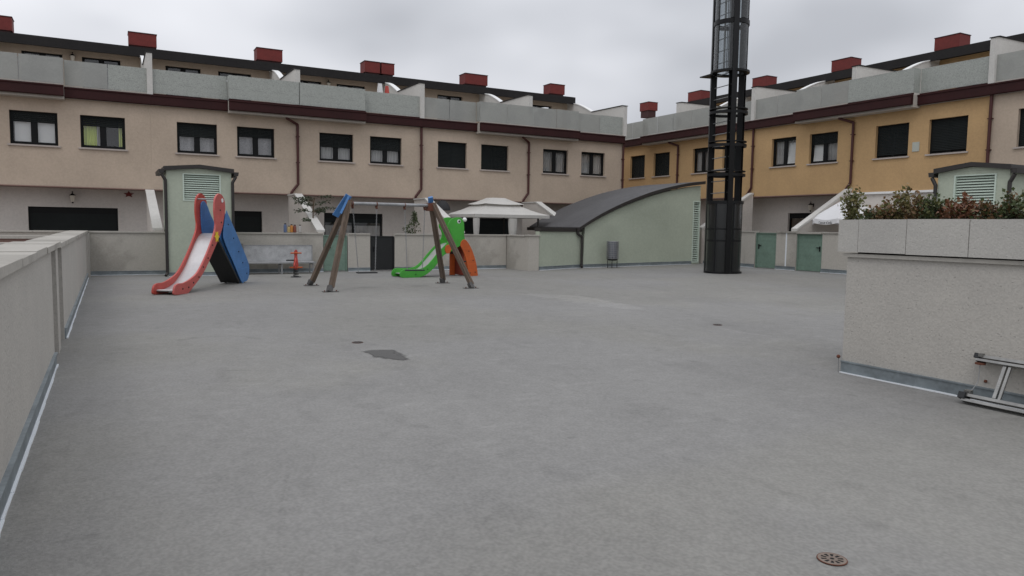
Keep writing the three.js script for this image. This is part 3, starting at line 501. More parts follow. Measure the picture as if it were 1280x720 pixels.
// barrel-roofed hut
{
  const zf = -23.6, zb = -27.35, t = thing('barrel_roof_hut', 'pale green hut under a dark curved roof beside the black tower', 'hut');
  const rake = new THREE.CatmullRomCurve3([[15.72, 1.62], [16.4, 2.0], [17.5, 2.5], [18.43, 2.84], [19.4, 3.14], [20.92, 3.47], [21.95, 3.61]].map(q => P(q[0], q[1], 0))).getPoints(40);
  const under = k => rake.map(p => [p.x, p.y - k]);
  const wallTop = under(0.17).filter(p => p[0] > 15.95 && p[0] < 21.85);
  const fw = poly([[15.95, -0.05], [21.85, -0.05], ...wallTop.reverse()]); const h = new THREE.Path(); h.setFromPoints([[21.42, 0.2], [21.42, 2.78], [21.80, 2.78], [21.80, 0.2]].map(p => new THREE.Vector2(...p))); fw.holes.push(h);
  part('front_wall', extr(fw, 0.2).translate(0, 0, zf - 0.2), M.hutGreen, t);
  part('side_wall', [bx(15.96, 16.15, -0.05, 1.5, zb + 0.1, zf - 0.202), bx(21.65, 21.85, -0.05, 3.3, zb + 0.1, zf - 0.202)], M.hutGreen, t); part('back_wall', extr(poly([[16.16, -0.05], [21.64, -0.05], ...under(0.08).filter(p => p[0] > 16.16 && p[0] < 21.64).reverse()]), 0.2).translate(0, 0, zb + 0.1), M.hutGreen, t);
  const up2 = rake.map(p => [p.x, p.y]), lo = under(0.07).reverse(), ext = (sh, a, b) => extr(sh, b - a).translate(0, 0, a);
  part('roof', toCreasedNormals(ext(poly([...up2, ...lo]), zb, zf + 0.10), 0.6), M.hutRoof, t);
  part('verge_board', toCreasedNormals(ext(poly([...under(-0.004), ...under(0.12).reverse()]), zf + 0.102, zf + 0.13), 0.6), M.capBrown, t);
  part('eaves_gutter', bx(15.60, 15.715, 1.46, 1.59, zb, zf + 0.12), M.capBrown, t);
  part('downpipe', pipe([P(15.66, 1.47, zf + 0.05), P(15.66, 1.36, zf + 0.06), P(15.86, 1.24, zf + 0.05), P(15.86, 0.16, zf + 0.05), P(15.80, 0.10, zf + 0.16)], 0.05), M.capBrown, t);
  const lv = part('louvre_door', [bx(21.42, 21.46, 0.2, 2.78, zf - 0.12, zf + 0.02), bx(21.76, 21.80, 0.2, 2.78, zf - 0.12, zf + 0.02), bx(21.46, 21.76, 2.73, 2.78, zf - 0.12, zf + 0.02), bx(21.46, 21.76, 0.2, 0.26, zf - 0.12, zf + 0.02)], M.louvre, t); slats(lv, 26, 21.462, 21.758, 0.27, 2.72, zf - 0.05, M.louvre);
  flash(t, [P(15.95, 0.06, zf), P(21.4, 0.14, zf)], 0.12, 1);
}
{ // angled green wall between the garden wall and the hut
  const a = P(13.70, 0, -23.1), b = P(15.92, 0, -23.68), n = P(-(b.z - a.z), 0, b.x - a.x).normalize(), t = thing('angled_wall', 'angled pale green wall joining the garden wall to the barrel-roofed hut', 'wall');
  part('wall', quadBar(a, b, n, -0.2, 0, -0.05, 1.44), M.hutGreen, t); part('dark_capping', quadBar(a, b, n, -0.26, 0.05, 1.443, 1.58), M.capBrown, t);
  flash(t, [P(a.x, 0.03, a.z), P(b.x, 0.06, b.z)], 0.12, 1);
}

// ================================================================ black tower
{
  const C = P(18.76, 0, -19.08), gy = groundY(C.x), t = thing('black_steel_tower', 'tall round black steel tower with ladder rungs beside the barrel-roofed hut', 'tower', [C.x, gy, C.z]);
  const toCam = Math.atan2(-C.x, -C.z), R = 0.56, RO = 0.56, dir = a => P(Math.sin(toCam + a), 0, Math.cos(toCam + a));
  const angs = [-109, 11, 131].map(a => a * Math.PI / 180), top = 11.5, cols = angs.map(a => dir(a).multiplyScalar(R));
  cols.forEach((c, i) => { const g = [bx(-0.1, 0.1, 0, top, -0.1, -0.08), bx(-0.1, 0.1, 0, top, 0.08, 0.1), bx(-0.012, 0.012, 0, top, -0.079, 0.079)].map(q => q.rotateY(toCam + angs[i] + 0.5).translate(c.x, 0, c.z)); part('column', g, M.black, t); });
  const ringShape = (r0, r1) => { const s = new THREE.Shape(); s.absarc(0, 0, r1, 0, Math.PI * 2); const h = new THREE.Path(); h.absarc(0, 0, r0, 0, Math.PI * 2, true); s.holes.push(h); return s; };
  const ring = (y, h, r0 = 0.58, r1 = 0.64) => new THREE.ExtrudeGeometry(ringShape(r0, r1), { depth: h, bevelEnabled: false, curveSegments: 32 }).rotateX(-Math.PI / 2).translate(0, y, 0);
  for (const y of [3.32, 4.32, 5.42]) { part('ring', [ring(y, 0.09), ring(y + 0.16, 0.03, 0.42, 0.64)], M.black, t); }
  const [cl, cm] = cols, rl = k => P(mix(cl.x, cm.x, k), 0, mix(cl.z, cm.z, k));
  for (let y = 2.75; y < 10.6; y += 0.40) { const a = rl(0.06).setY(y), b = rl(0.94).setY(y + 0.02); part('rung', rod(a, b, 0.016, 6), M.galv, t); }
  // lower drum: curved plates with seams, two rows of dark panes
  const arcPlate = (r, a0, a1, y0, y1, th = 0.02) => { const s = new THREE.Shape(); s.absarc(0, 0, r, a0, a1); s.absarc(0, 0, r - th, a1, a0, true); return new THREE.ExtrudeGeometry(s, { depth: y1 - y0, bevelEnabled: false, curveSegments: 10 }).rotateX(-Math.PI / 2).translate(0, y0, 0); };
  M.smoked = mat(0.13, 0.14, 0.138, { rough: 0.2, phys: true, transmission: 0.9, thickness: 0 });
  const N = 6; for (let i = 0; i < N; i++) { const a0 = i / N * Math.PI * 2 + 0.3, a1 = a0 + Math.PI * 2 / N - 0.02; for (const [y0, y1] of [[0.06, 1.12], [1.135, 1.52], [1.535, 2.38]]) part('drum_plate', arcPlate(RO + 0.02, a0, a1, y0, y1, 0.01), M.smoked, t); part('drum_seam', arcPlate(RO + 0.028, a1 - 0.03, a1 + 0.05, 0.06, 2.38, 0.02), M.black, t); }
  part('drum_band', [ring(1.10, 0.05, 0.52, 0.585), ring(1.50, 0.05, 0.52, 0.585), ring(0, 0.06, 0.5, 0.64), ring(2.382, 0.10, 0.5, 0.62)], M.black, t);
  // upper drum: tinted curved glass between the columns, added pale rods imitate reflected streaks
  M.tint = mat(0.76, 0.78, 0.79, { rough: 0.05, phys: true, specularIntensity: 0.5, transmission: 0.97, thickness: 0 });
  part('drum_band', [ring(6.80, 0.07, 0.45, 0.65), ring(8.38, 0.14, 0.5, 0.585), ring(9.95, 0.07, 0.5, 0.6)], M.black, t);
  const N2 = 6; for (let i = 0; i < N2; i++) { const a0 = i / N2 * Math.PI * 2, a1 = a0 + Math.PI * 2 / N2 - 0.03; for (const [y0, y1] of [[6.88, 8.37], [8.55, 9.94]]) part('curved_pane', arcPlate(RO, a0, a1, y0, y1, 0.01), M.tint, t); part('pane_bar', arcPlate(RO + 0.012, a1 - 0.005, a1 + 0.03, 6.88, 9.94, 0.03), M.black, t); }
  for (let i = 0; i < 4; i++) { const a = i * 1.6 + 0.4, r = 0.22; part('streak_rod', rod(P(Math.cos(a) * r, 6.9, Math.sin(a) * r), P(Math.cos(a) * r, 9.9, Math.sin(a) * r), 0.035, 8), i % 2 ? M.galv : M.alu, t); }
  { const d = dir(-100 * Math.PI / 180), s = P(-d.z, 0, d.x); const q = [d.clone().multiplyScalar(1.02), d.clone().multiplyScalar(0.5).addScaledVector(s, 0.45), d.clone().multiplyScalar(0.5).addScaledVector(s, -0.45)]; const sh = poly(q.map(v => [v.x, -v.z])); part('bracket_plate', new THREE.ExtrudeGeometry(sh, { depth: 0.04, bevelEnabled: false }).rotateX(-Math.PI / 2).translate(0, 6.74, 0), M.black, t); }
}

// ================================================================ concrete planter on the right
{
  const X = 7.3, zb = -5.5, zn = 3.5, t = thing('concrete_planter', 'raised concrete planter box on a pitted cement wall, full of shrubs', 'planter');
  part('wall', bx(X, 9.3, -0.05, 1.315, zb, zn), M.cement, t); part('ledge', bx(X - 0.035, 9.33, 1.317, 1.355, zb - 0.03, zn + 0.03), M.coping, t);
  const cuts = [-5.59, -5.335, -4.776, -4.14, -3.35, -2.5, -1.6, -0.6, 0.5, 1.6, 2.6, 3.6];
  for (let i = 0; i + 1 < cuts.length; i++) part('concrete_panel', bx(X - 0.06 + rr(-0.004, 0.004), X + 0.09, 1.372 + rr(-0.003, 0.003), 1.735 + rr(-0.004, 0.004), cuts[i] + 0.003, cuts[i + 1] - 0.003), M.planterConc = M.planterConc || mat(0.50, 0.485, 0.46, { rough: 0.95, map: rep(pitTex, 1.7), bump: pitBump, bumpScale: 0.005 }), t);
  part('concrete_panel', bx(X + 0.095, 9.36, 1.37, 1.73, -5.59, -5.45), M.planterConc, t); part('concrete_panel', bx(9.21, 9.36, 1.37, 1.73, -5.445, 3.6), M.planterConc, t);
  part('soil', bx(X + 0.095, 9.2, 1.357, 1.66, -5.44, 3.58), M.soil, t);
  flash(t, [P(X, 0, zn), P(X, 0, zb)], 0.125, -1);
  const hook = part('wire', pipe([P(X - 0.03, 0.0, zb - 0.02), P(X - 0.035, 0.17, zb - 0.025)], 0.004, 6), M.galv, t); part('rusty_cap', new THREE.SphereGeometry(0.022, 8, 6).translate(X - 0.035, 0.18, zb - 0.025), M.rust, hook);
}
// leaves: little folded blades gathered along twigs
function leaf(out, nrm, p, dir, s, w) {
  const side = P(rr(-1, 1), rr(-1, 1), rr(-1, 1)).cross(dir).normalize().multiplyScalar(w * s), tip = p.clone().addScaledVector(dir, s), mid = p.clone().addScaledVector(dir, s * 0.5), n = side.clone().cross(dir).normalize();
  const a = mid.clone().add(side).addScaledVector(n, s * 0.12), b = mid.clone().sub(side).addScaledVector(n, s * 0.12);
  for (const v of [p, a, tip, p, tip, b]) out.push(v.x, v.y, v.z);
  for (let k = 0; k < 6; k++) nrm.push(n.x, n.y, n.z);
}
function leafMesh(name, pos, nrm, m, parent) { const g = new THREE.BufferGeometry(); g.setAttribute('position', new THREE.Float32BufferAttribute(pos, 3)); g.setAttribute('normal', new THREE.Float32BufferAttribute(nrm, 3)); return part(name, g, m, parent); }
const leafMat = (r, g, b) => mat(r, g, b, { rough: 0.7, phys: true, transmission: 0.3, thickness: 0 });
M.leafOlive = leafMat(0.13, 0.135, 0.036); M.leafBrown = leafMat(0.18, 0.10, 0.038); M.leafRed = leafMat(0.20, 0.08, 0.036); M.leafGreen = leafMat(0.065, 0.09, 0.026); M.leafYellow = leafMat(0.16, 0.13, 0.04);
function shrub(label, x, y, z, h, w, mats, dense, group, name = 'shrub') {
  const t = thing(name, label, 'shrub', [x, y, z], 0, group), stems = [], P1 = mats.map(() => [[], []]);
  const n = Math.round(7 + dense * 9);
  for (let k = 0; k < n; k++) {
    const a = rr(0, 6.28), lean = rr(0.1, 1) * w, hh = h * (k < 2 ? 1.05 : rr(0.5, 1)) * (1 - 0.35 * (lean / w)), tip = P(Math.cos(a) * lean, hh, Math.sin(a) * lean), mid = P(tip.x * 0.35, hh * 0.5, tip.z * 0.35);
    const c = new THREE.CatmullRomCurve3([P(rr(-0.03, 0.03), 0, rr(-0.03, 0.03)), mid, tip]); stems.push(new THREE.TubeGeometry(c, 5, 0.004, 4));
    const m = Math.round(hh / h * 78 * (0.6 + dense));
    for (let i = 0; i < m; i++) { const u = rr(0.12, 1), q = c.getPoint(u).add(P(rr(-1, 1), rr(-1, 1), rr(-1, 1)).multiplyScalar(0.05)), d = P(rr(-1, 1), rr(-0.2, 1), rr(-1, 1)).normalize(), mi = rnd() < 0.7 ? 0 : Math.min(mats.length - 1, 1 + Math.floor(rnd() * (mats.length - 1))); leaf(P1[mi][0], P1[mi][1], q, d, rr(0.028, 0.055), 0.36); }
  }
  part('stems', stems, M.bark, t); mats.forEach((m, i) => { if (P1[i][0].length) leafMesh('foliage', P1[i][0], P1[i][1], m, t); });
  return t;
}
{
  const G = 'shrubs in the concrete planter';
  const L = [[1068, 227, 0.19, ['leafOlive', 'leafYellow'], 0.55, 'loose olive-leaved shrub at the far end of the planter'], [1090, 262, 0.13, ['leafGreen', 'leafBrown'], 0.8, 'low dark shrub beside the loose olive-leaved one'], [1108, 250, 0.17, ['leafBrown', 'leafOlive'], 0.9, 'low brown-leaved shrub before the parasol'], [1132, 226, 0.13, ['leafYellow', 'leafBrown', 'leafOlive'], 0.55, 'slim yellowing shrub with one tall shoot'], [1148, 244, 0.12, ['leafBrown', 'leafYellow'], 0.7, 'brown twiggy shrub next to the tall-shoot shrub'], [1166, 240, 0.17, ['leafGreen', 'leafOlive'], 1.0, 'dense dark green shrub just before the vent hut louvre'],
    [1190, 250, 0.17, ['leafRed', 'leafBrown'], 0.9, 'low reddish shrub under the vent hut louvre'], [1208, 246, 0.18, ['leafRed', 'leafBrown', 'leafOlive'], 1.0, 'tallest rust-red shrub under the vent hut louvre'], [1238, 251, 0.18, ['leafBrown', 'leafGreen'], 1.0, 'low brown-green shrub between the red and dark shrubs'], [1266, 238, 0.18, ['leafGreen', 'leafBrown'], 1.0, 'tall dark green shrub with brown tips'], [1290, 233, 0.2, ['leafGreen', 'leafOlive'], 1.0, 'dark green shrub nearest the ladder']];
  for (const [px, py, w, ms, d, lab] of L) { const p = atX(px, py, 7.62 + rr(-0.02, 0.06)); shrub(lab, p.x, 1.65, p.z, (p.y - 1.65) * 0.97, w, ms.map(k => M[k]), d, G); }
}

// ================================================================ play equipment
const panel = (pts, z0, th, spline = true) => extr(poly(pts, spline), th, 0.008).translate(0, 0, z0);
function bedGeo(line, z0, z1, th = 0.02) {                    // chute bed: a strip along a side line
  const c = new THREE.CatmullRomCurve3(line.map(p => P(p[0], p[1], 0))).getPoints(36), s = poly([...c.map(p => [p.x, p.y]), ...c.slice().reverse().map(p => [p.x, p.y - th])]);
  return toCreasedNormals(extr(s, z1 - z0).translate(0, 0, z0), 0.6);
}
const discs = (pts, z, r = 0.022) => pts.map(p => new THREE.CylinderGeometry(r, r, 0.012, 10).rotateX(Math.PI / 2).translate(p[0], p[1], z));
{ // red slide
  const t = thing('playground_slide', 'red playground slide with steel chute and blue ladder sides', 'slide', [0.80, 0, -17.78], Math.atan2(0.855, 0.52));
  const prof = [[0.0, 0.02], [-0.02, 0.12], [0.05, 0.22], [0.2, 0.25], [0.42, 0.25], [0.75, 0.32], [1.1, 0.46], [1.52, 0.82], [1.92, 1.27], [2.05, 1.52], [2.02, 1.72], [2.0, 1.94], [2.06, 2.18], [2.24, 2.30], [2.44, 2.27], [2.58, 2.12], [2.60, 1.92], [2.52, 1.7], [2.44, 1.5], [2.26, 1.26], [1.9, 0.9], [1.45, 0.48], [1.1, 0.25], [0.85, 0.12], [0.6, 0.0], [0.3, 0.0]];
  part('side_panel', panel(prof, -0.02, 0.045), M.red, t); part('side_panel', panel(prof, 0.445, 0.045), M.redFaded, t);
  part('chute', [bedGeo([[0.12, 0.10], [0.5, 0.11], [0.9, 0.22], [1.35, 0.52], [1.75, 0.93], [2.05, 1.22], [2.25, 1.32], [2.55, 1.33]], 0.027, 0.443)], M.steel, t);
  part('chute_lip', rod(P(0.12, 0.095, 0.027), P(0.12, 0.095, 0.443), 0.022, 10), M.steel, t); part('hand_bar', rod(P(2.1, 2.16, 0.026), P(2.1, 2.16, 0.444), 0.016, 8), M.galv, t);
  const blue = [[2.22, 1.98], [2.38, 2.12], [2.58, 1.98], [2.72, 1.80], [3.3, 1.22], [3.86, 0.62], [3.98, 0.42], [3.96, 0.2], [3.84, 0.06], [3.62, 0.03], [3.45, 0.06], [2.94, 0.62], [2.5, 1.08], [2.26, 1.36]];
  part('ladder_side', panel(blue, 0.028, 0.03), M.blue, t); part('ladder_side', panel(blue, 0.413, 0.031), M.blue, t); part('ladder_cheek', panel([[2.62, 1.86], [2.72, 1.80], [3.3, 1.22], [3.86, 0.62], [3.98, 0.42], [3.96, 0.2], [3.84, 0.06], [3.62, 0.03], [3.46, 0.05], [2.98, 0.58], [2.5, 1.1], [2.42, 1.35]], 0.492, 0.02), M.blue, t);
  part('ladder_backing', extr(poly([[2.18, 1.14], [3.36, 0.03], [3.40, 0.06], [2.22, 1.18]]), 0.50).translate(0, 0, -0.01), M.blackRough, t);
  for (let i = 0; i < 5; i++) { const k = i / 5, x = mix(3.72, 2.65, k), y = 0.16 + k * 1.25; part('step', bx(x - 0.09, x + 0.09, y, y + 0.03, 0.062, 0.41), M.blackRough, t); }
  part('platform', bx(2.24, 2.66, 1.27, 1.30, 0.062, 0.41), M.steel, t); part('foot', [bx(3.45, 3.52, 0, 0.06, 0.05, 0.09), bx(3.45, 3.52, 0, 0.06, 0.38, 0.42), bx(3.75, 3.82, 0, 0.05, 0.05, 0.09), bx(3.75, 3.82, 0, 0.05, 0.38, 0.42)], M.rubber, t);
  part('bolt', discs([[0.35, 0.12], [0.62, 0.13], [0.85, 0.22], [1.12, 0.33], [1.35, 0.55], [1.6, 0.75], [1.85, 1.05], [2.3, 1.9], [2.35, 1.6]], 0.494, 0.02), M.blackRough, t); part('bolt', discs([[3.0, 1.2], [3.3, 0.85], [3.55, 0.55], [3.8, 0.25], [2.7, 1.55]], 0.516, 0.018), M.blackRough, t);
  const st = new THREE.Shape(); for (let i = 0; i < 12; i++) { const a = i / 12 * 6.283, r = i % 2 ? 0.07 : 0.12; i ? st.lineTo(Math.cos(a) * r, Math.sin(a) * r * 1.2) : st.moveTo(r, 0); } part('yellow_badge', extr(st, 0.012).translate(2.08, 1.25, 0.492), M.yellow, t);
  part('eye', [new THREE.CylinderGeometry(0.05, 0.05, 0.012, 16).rotateX(Math.PI / 2).translate(2.42, 2.14, 0.497)], M.whitePaint, t);
}
{ // green slide
  const t = thing('playground_slide', 'green playground slide with rounded eyed tops and orange ladder sides', 'slide', [7.73, 0, -21.24], Math.atan2(0.08, 1));
  const prof = [[0.04, 0.01], [-0.02, 0.09], [0.02, 0.2], [0.14, 0.26], [0.4, 0.26], [0.68, 0.27], [0.93, 0.40], [1.29, 0.78], [1.58, 1.05], [1.72, 1.24], [1.72, 1.40], [1.63, 1.55], [1.65, 1.70], [1.76, 1.82], [1.92, 1.87], [2.08, 1.85], [2.18, 1.72], [2.2, 1.5], [2.2, 1.3], [2.22, 1.14], [2.08, 1.0], [1.93, 0.9], [1.75, 0.80], [1.46, 0.66], [1.15, 0.30], [0.86, 0.08], [0.6, 0.0], [0.3, 0.0]];
  part('side_panel', panel(prof, -0.045, 0.045), M.green2, t); part('side_panel', panel(prof, -0.66, 0.045), M.green2, t);
  part('chute', bedGeo([[0.10, 0.12], [0.5, 0.13], [0.85, 0.24], [1.2, 0.58], [1.5, 0.88], [1.75, 1.03], [2.1, 1.05]], -0.613, -0.047), M.steel, t);
  const org = [[2.06, 0.98], [2.10, 1.12], [2.22, 1.17], [2.36, 1.04], [2.50, 0.80], [2.63, 0.45], [2.70, 0.10], [2.70, 0.01], [2.54, 0.0], [2.38, 0.0], [2.34, 0.2], [2.28, 0.5], [2.16, 0.8]];
  part('ladder_side', panel(org, -0.03, 0.05), M.orange, t); part('ladder_side', panel(org, -0.675, 0.05), M.orange, t);
  part('riser_panel', bx(2.20, 2.23, 0.03, 0.95, -0.61, -0.05), M.darkRed, t); part('inner_leg', panel([[2.02, 0], [2.22, 0], [2.22, 0.95], [2.02, 0.95]], -0.655, 0.04, false), M.orange, t);
  for (let i = 0; i < 4; i++) part('step', bx(2.28 - i * 0.03, 2.52 - i * 0.06, 0.2 + i * 0.24, 0.23 + i * 0.24, -0.61, -0.05), M.blackRough, t);
  part('orange_lug', panel([[1.50, 0.86], [1.55, 0.98], [1.68, 1.0], [1.72, 0.86], [1.66, 0.74], [1.55, 0.74]], 0.0, 0.03), M.orange, t); part('hand_slot', bx(1.92, 2.12, 0.70, 0.88, -0.40, -0.38), M.blackRough, t);
  const e = part('eye', new THREE.CylinderGeometry(0.06, 0.06, 0.012, 20).rotateX(Math.PI / 2).translate(2.0, 1.74, 0.006), M.whitePaint, t); part('pupil', new THREE.CylinderGeometry(0.035, 0.035, 0.012, 16).rotateX(Math.PI / 2).translate(2.01, 1.74, 0.014), M.rubber, e);
  part('eye_bump', new THREE.SphereGeometry(0.07, 12, 10).translate(2.22, 1.80, -0.02), M.whitePaint, t); part('eye_bump', new THREE.SphereGeometry(0.06, 12, 10).translate(1.66, 1.83, -0.64), M.whitePaint, t);
  part('bolt', discs([[2.36, 0.8], [2.52, 0.5], [2.6, 0.12], [2.42, 0.1], [0.5, 0.1], [0.9, 0.25], [1.3, 0.62]], 0.024, 0.016), M.blackRough, t);
}
{ // swing
  const t = thing('swing_set', 'two-seat swing with weathered timber legs, blue caps and steel beam', 'swing');
  const A = P(5.22, 2.12, -18.2), B = P(7.44, 2.12, -18.15), legs = [[P(4.56, 0.1, -19.25), A, M.wood], [P(4.55, 0.1, -17.32), A, M.wood], [P(8.13, 0.1, -18.98), B, M.wood], [P(8.14, 0.1, -17.16), B, M.wood]];
  legs.forEach(([f, top, m], i) => {
    const off = i % 2 ? 0.06 : -0.06, tt = top.clone().add(P(0, 0.06, off)); part('leg', [beam(f, tt, 0.055, 0.095, 0.3), beam(f.clone().add(P(0.058, 0, 0)), tt.clone().add(P(0.058, 0, 0)), 0.05, 0.095, 0.3)], m, t);
    const d = tt.clone().sub(f).normalize(), s = part('leg_shoe', [beam(f.clone().addScaledVector(d, -0.1), f.clone().addScaledVector(d, 0.05), 0.115, 0.105, 0.3)], M.steelDark = M.steelDark || mat(0.16, 0.155, 0.15, { rough: 0.6, metal: 0.5, map: metalTex }), t); part('base_plate', bx(f.x - 0.17, f.x + 0.19, 0, 0.014, f.z - 0.1, f.z + 0.1), M.steelDark, s); part('anchor_bolt', discs([[0, 0]], 0, 0.016).flatMap(() => [-0.13, 0.15].map(k => rod(P(f.x + k, 0.014, f.z), P(f.x + k, 0.04, f.z), 0.016, 8))), M.rust, s);
  });
  part('beam', rod(A.clone().add(P(-0.02, 0, 0)), B.clone().add(P(0.04, 0, 0)), 0.042, 14), M.galv, t);
  part('blue_cap', beam(P(4.98, 1.80, -18.42), P(5.27, 2.32, -18.22), 0.16, 0.04), M.blue, t); part('blue_cap', beam(P(5.0, 1.86, -18.0), P(5.25, 2.30, -18.14), 0.05, 0.03), M.blue, t); part('blue_cap', beam(P(7.50, 2.06, -18.28), P(7.42, 2.34, -18.14), 0.12, 0.07), M.blue, t);
  part('bracket', [bx(5.2, 5.32, 2.04, 2.2, -18.3, -18.1), bx(7.34, 7.48, 1.98, 2.18, -18.27, -18.03)], M.rust, t);
  for (const [px0, px1, sx0, sx1, y] of [[441, 471, 448, 469, 0.40], [506, 531, 509, 528, 0.44]]) {
    const h0 = atZ(px0, 260, -18.18).x, h1 = atZ(px1, 260, -18.18).x, s0 = atZ(sx0, 334, -18.18).x, s1 = atZ(sx1, 334, -18.18).x;
    const s = part('swing_seat', [bx(s0 - 0.03, s1 + 0.03, y - 0.03, y, -18.28, -18.08)], M.rubber, t);
    for (const [h, q] of [[h0, s0], [h1, s1]]) {
      const l = [], a = P(h, 2.03, -18.18), b = P(q, y, -18.18), n = 44; for (let i = 0; i < n; i++) { const c = a.clone().lerp(b, (i + 0.5) / n), g = new THREE.TorusGeometry(0.013, 0.0045, 4, 8).scale(1, 1.75, 1).rotateY(i % 2 ? Math.PI / 2 : 0); l.push(g.translate(c.x, c.y, c.z)); }
      part('chain', l, M.galv, s); part('hanger', [rod(P(h, 2.09, -18.24), P(h, 2.0, -18.18), 0.03, 8), new THREE.TorusGeometry(0.05, 0.014, 6, 14).rotateY(Math.PI / 2).translate(h, 2.11, -18.18)], M.rust, s);
    }
  }
}
{ // spring rider
  const p = atY(370, 346.5), t = thing('spring_rider', 'red spring rider with orange handles and footrests', 'spring rider', [p.x, 0, p.z]); t.scale.setScalar(0.84);
  const pts = []; for (let i = 0; i <= 90; i++) { const a = i / 90 * Math.PI * 2 * 5; pts.push(P(Math.cos(a) * 0.09, 0.03 + i / 90 * 0.28, Math.sin(a) * 0.09)); } part('spring', tube(pts, 0.012, 160, 6), M.blackRough, t); part('base_plate', new THREE.CylinderGeometry(0.17, 0.19, 0.025, 20).translate(0, 0.0125, 0), M.rubber, t);
  part('body', panel([[-0.07, 0.30], [-0.08, 0.5], [-0.05, 0.72], [-0.06, 0.90], [0.0, 0.98], [0.06, 0.92], [0.05, 0.74], [0.08, 0.5], [0.07, 0.30]], -0.03, 0.06), M.red, t); part('body_profile', panel([[-0.28, 0.34], [-0.34, 0.48], [-0.16, 0.56], [-0.06, 0.64], [0.0, 0.80], [0.02, 0.94], [0.12, 0.96], [0.14, 0.78], [0.16, 0.5], [0.12, 0.34]], -0.02, 0.04).rotateY(1.2), M.red, t);
  part('handle', rod(P(-0.19, 0.86, 0.04), P(0.19, 0.86, 0.04), 0.026, 10), M.orange, t); part('footrest', rod(P(-0.22, 0.35, 0.04), P(0.22, 0.35, 0.04), 0.026, 10), M.orange, t); part('seat', new THREE.CylinderGeometry(0.15, 0.15, 0.04, 16).scale(1.2, 1, 0.8).translate(-0.14, 0.60, -0.1), M.rubber, t);
}
{ // bench
  const x0 = atZ(305, 330, -24.2).x, x1 = atZ(392, 330, -24.2).x, z = -24.3, t = thing('bench', 'long grey perforated metal bench against the garden wall', 'bench', [x0, 0, z]);
  const L = x1 - x0; M.perf = mat(0.50, 0.505, 0.51, { rough: 0.55, metal: 0.3, map: rep(metalTex, 1.1) });
  part('backrest', bx(0.03, L - 0.03, 0.36, 0.88, -0.06, -0.045), M.perf, t); part('back_frame', [bx(0, L, 0.882, 0.91, -0.075, -0.035), bx(0, 0.03, 0.33, 0.88, -0.075, -0.035), bx(L - 0.03, L, 0.33, 0.88, -0.075, -0.035)], M.galv, t);
  part('seat', bx(0, L, 0.36, 0.375, -0.03, 0.40), M.perf, t); part('seat_edge', bx(0, L, 0.335, 0.378, 0.402, 0.43), M.galv, t);
  for (const x of [0.06, L * 0.5, L - 0.1]) part('leg', [bx(x, x + 0.04, 0, 0.33, 0.33, 0.37), bx(x, x + 0.04, 0, 0.9, -0.115, -0.078), bx(x, x + 0.04, 0.29, 0.33, -0.078, 0.33)], M.galv, t);
  part('end_panel', bx(-0.05, -0.01, 0.0, 0.95, -0.12, 0.06), M.darkCement, t);
}
{ // litter bin
  const p = atY(755, 334, 0.07), t = thing('litter_bin', 'grey wire litter bin on thin legs before the pale green hut', 'bin', [p.x, 0.07, -23.1]);
  const l = [], R = 0.23, H0 = 0.36, H1 = 1.02; for (let i = 0; i < 24; i++) { const a = i / 24 * 6.2832; l.push(bx(-0.008, 0.008, H0, H1, -0.004, 0.004).rotateY(a).translate(Math.sin(a) * R, 0, Math.cos(a) * R)); } for (let i = 0; i < 9; i++) l.push(new THREE.TorusGeometry(R, 0.007, 4, 28).rotateX(Math.PI / 2).translate(0, mix(H0, H1, i / 8), 0));
  part('basket', l, M.galv, t); part('liner', new THREE.CylinderGeometry(R - 0.03, R - 0.04, H1 - H0 - 0.04, 20, 1, true).translate(0, (H0 + H1) / 2, 0), mat(0.16, 0.17, 0.20, { rough: 0.5 }), t); part('bottom', new THREE.CylinderGeometry(R, R * 0.6, 0.07, 20).translate(0, H0 - 0.04, 0), M.blackRough, t);
  for (const x of [-0.22, -0.12, 0.22]) part('leg', rod(P(x, 0, x === -0.12 ? 0.14 : 0), P(x, H0 + 0.1, x === -0.12 ? 0.14 : 0), 0.014, 8), M.blackRough, t);
}

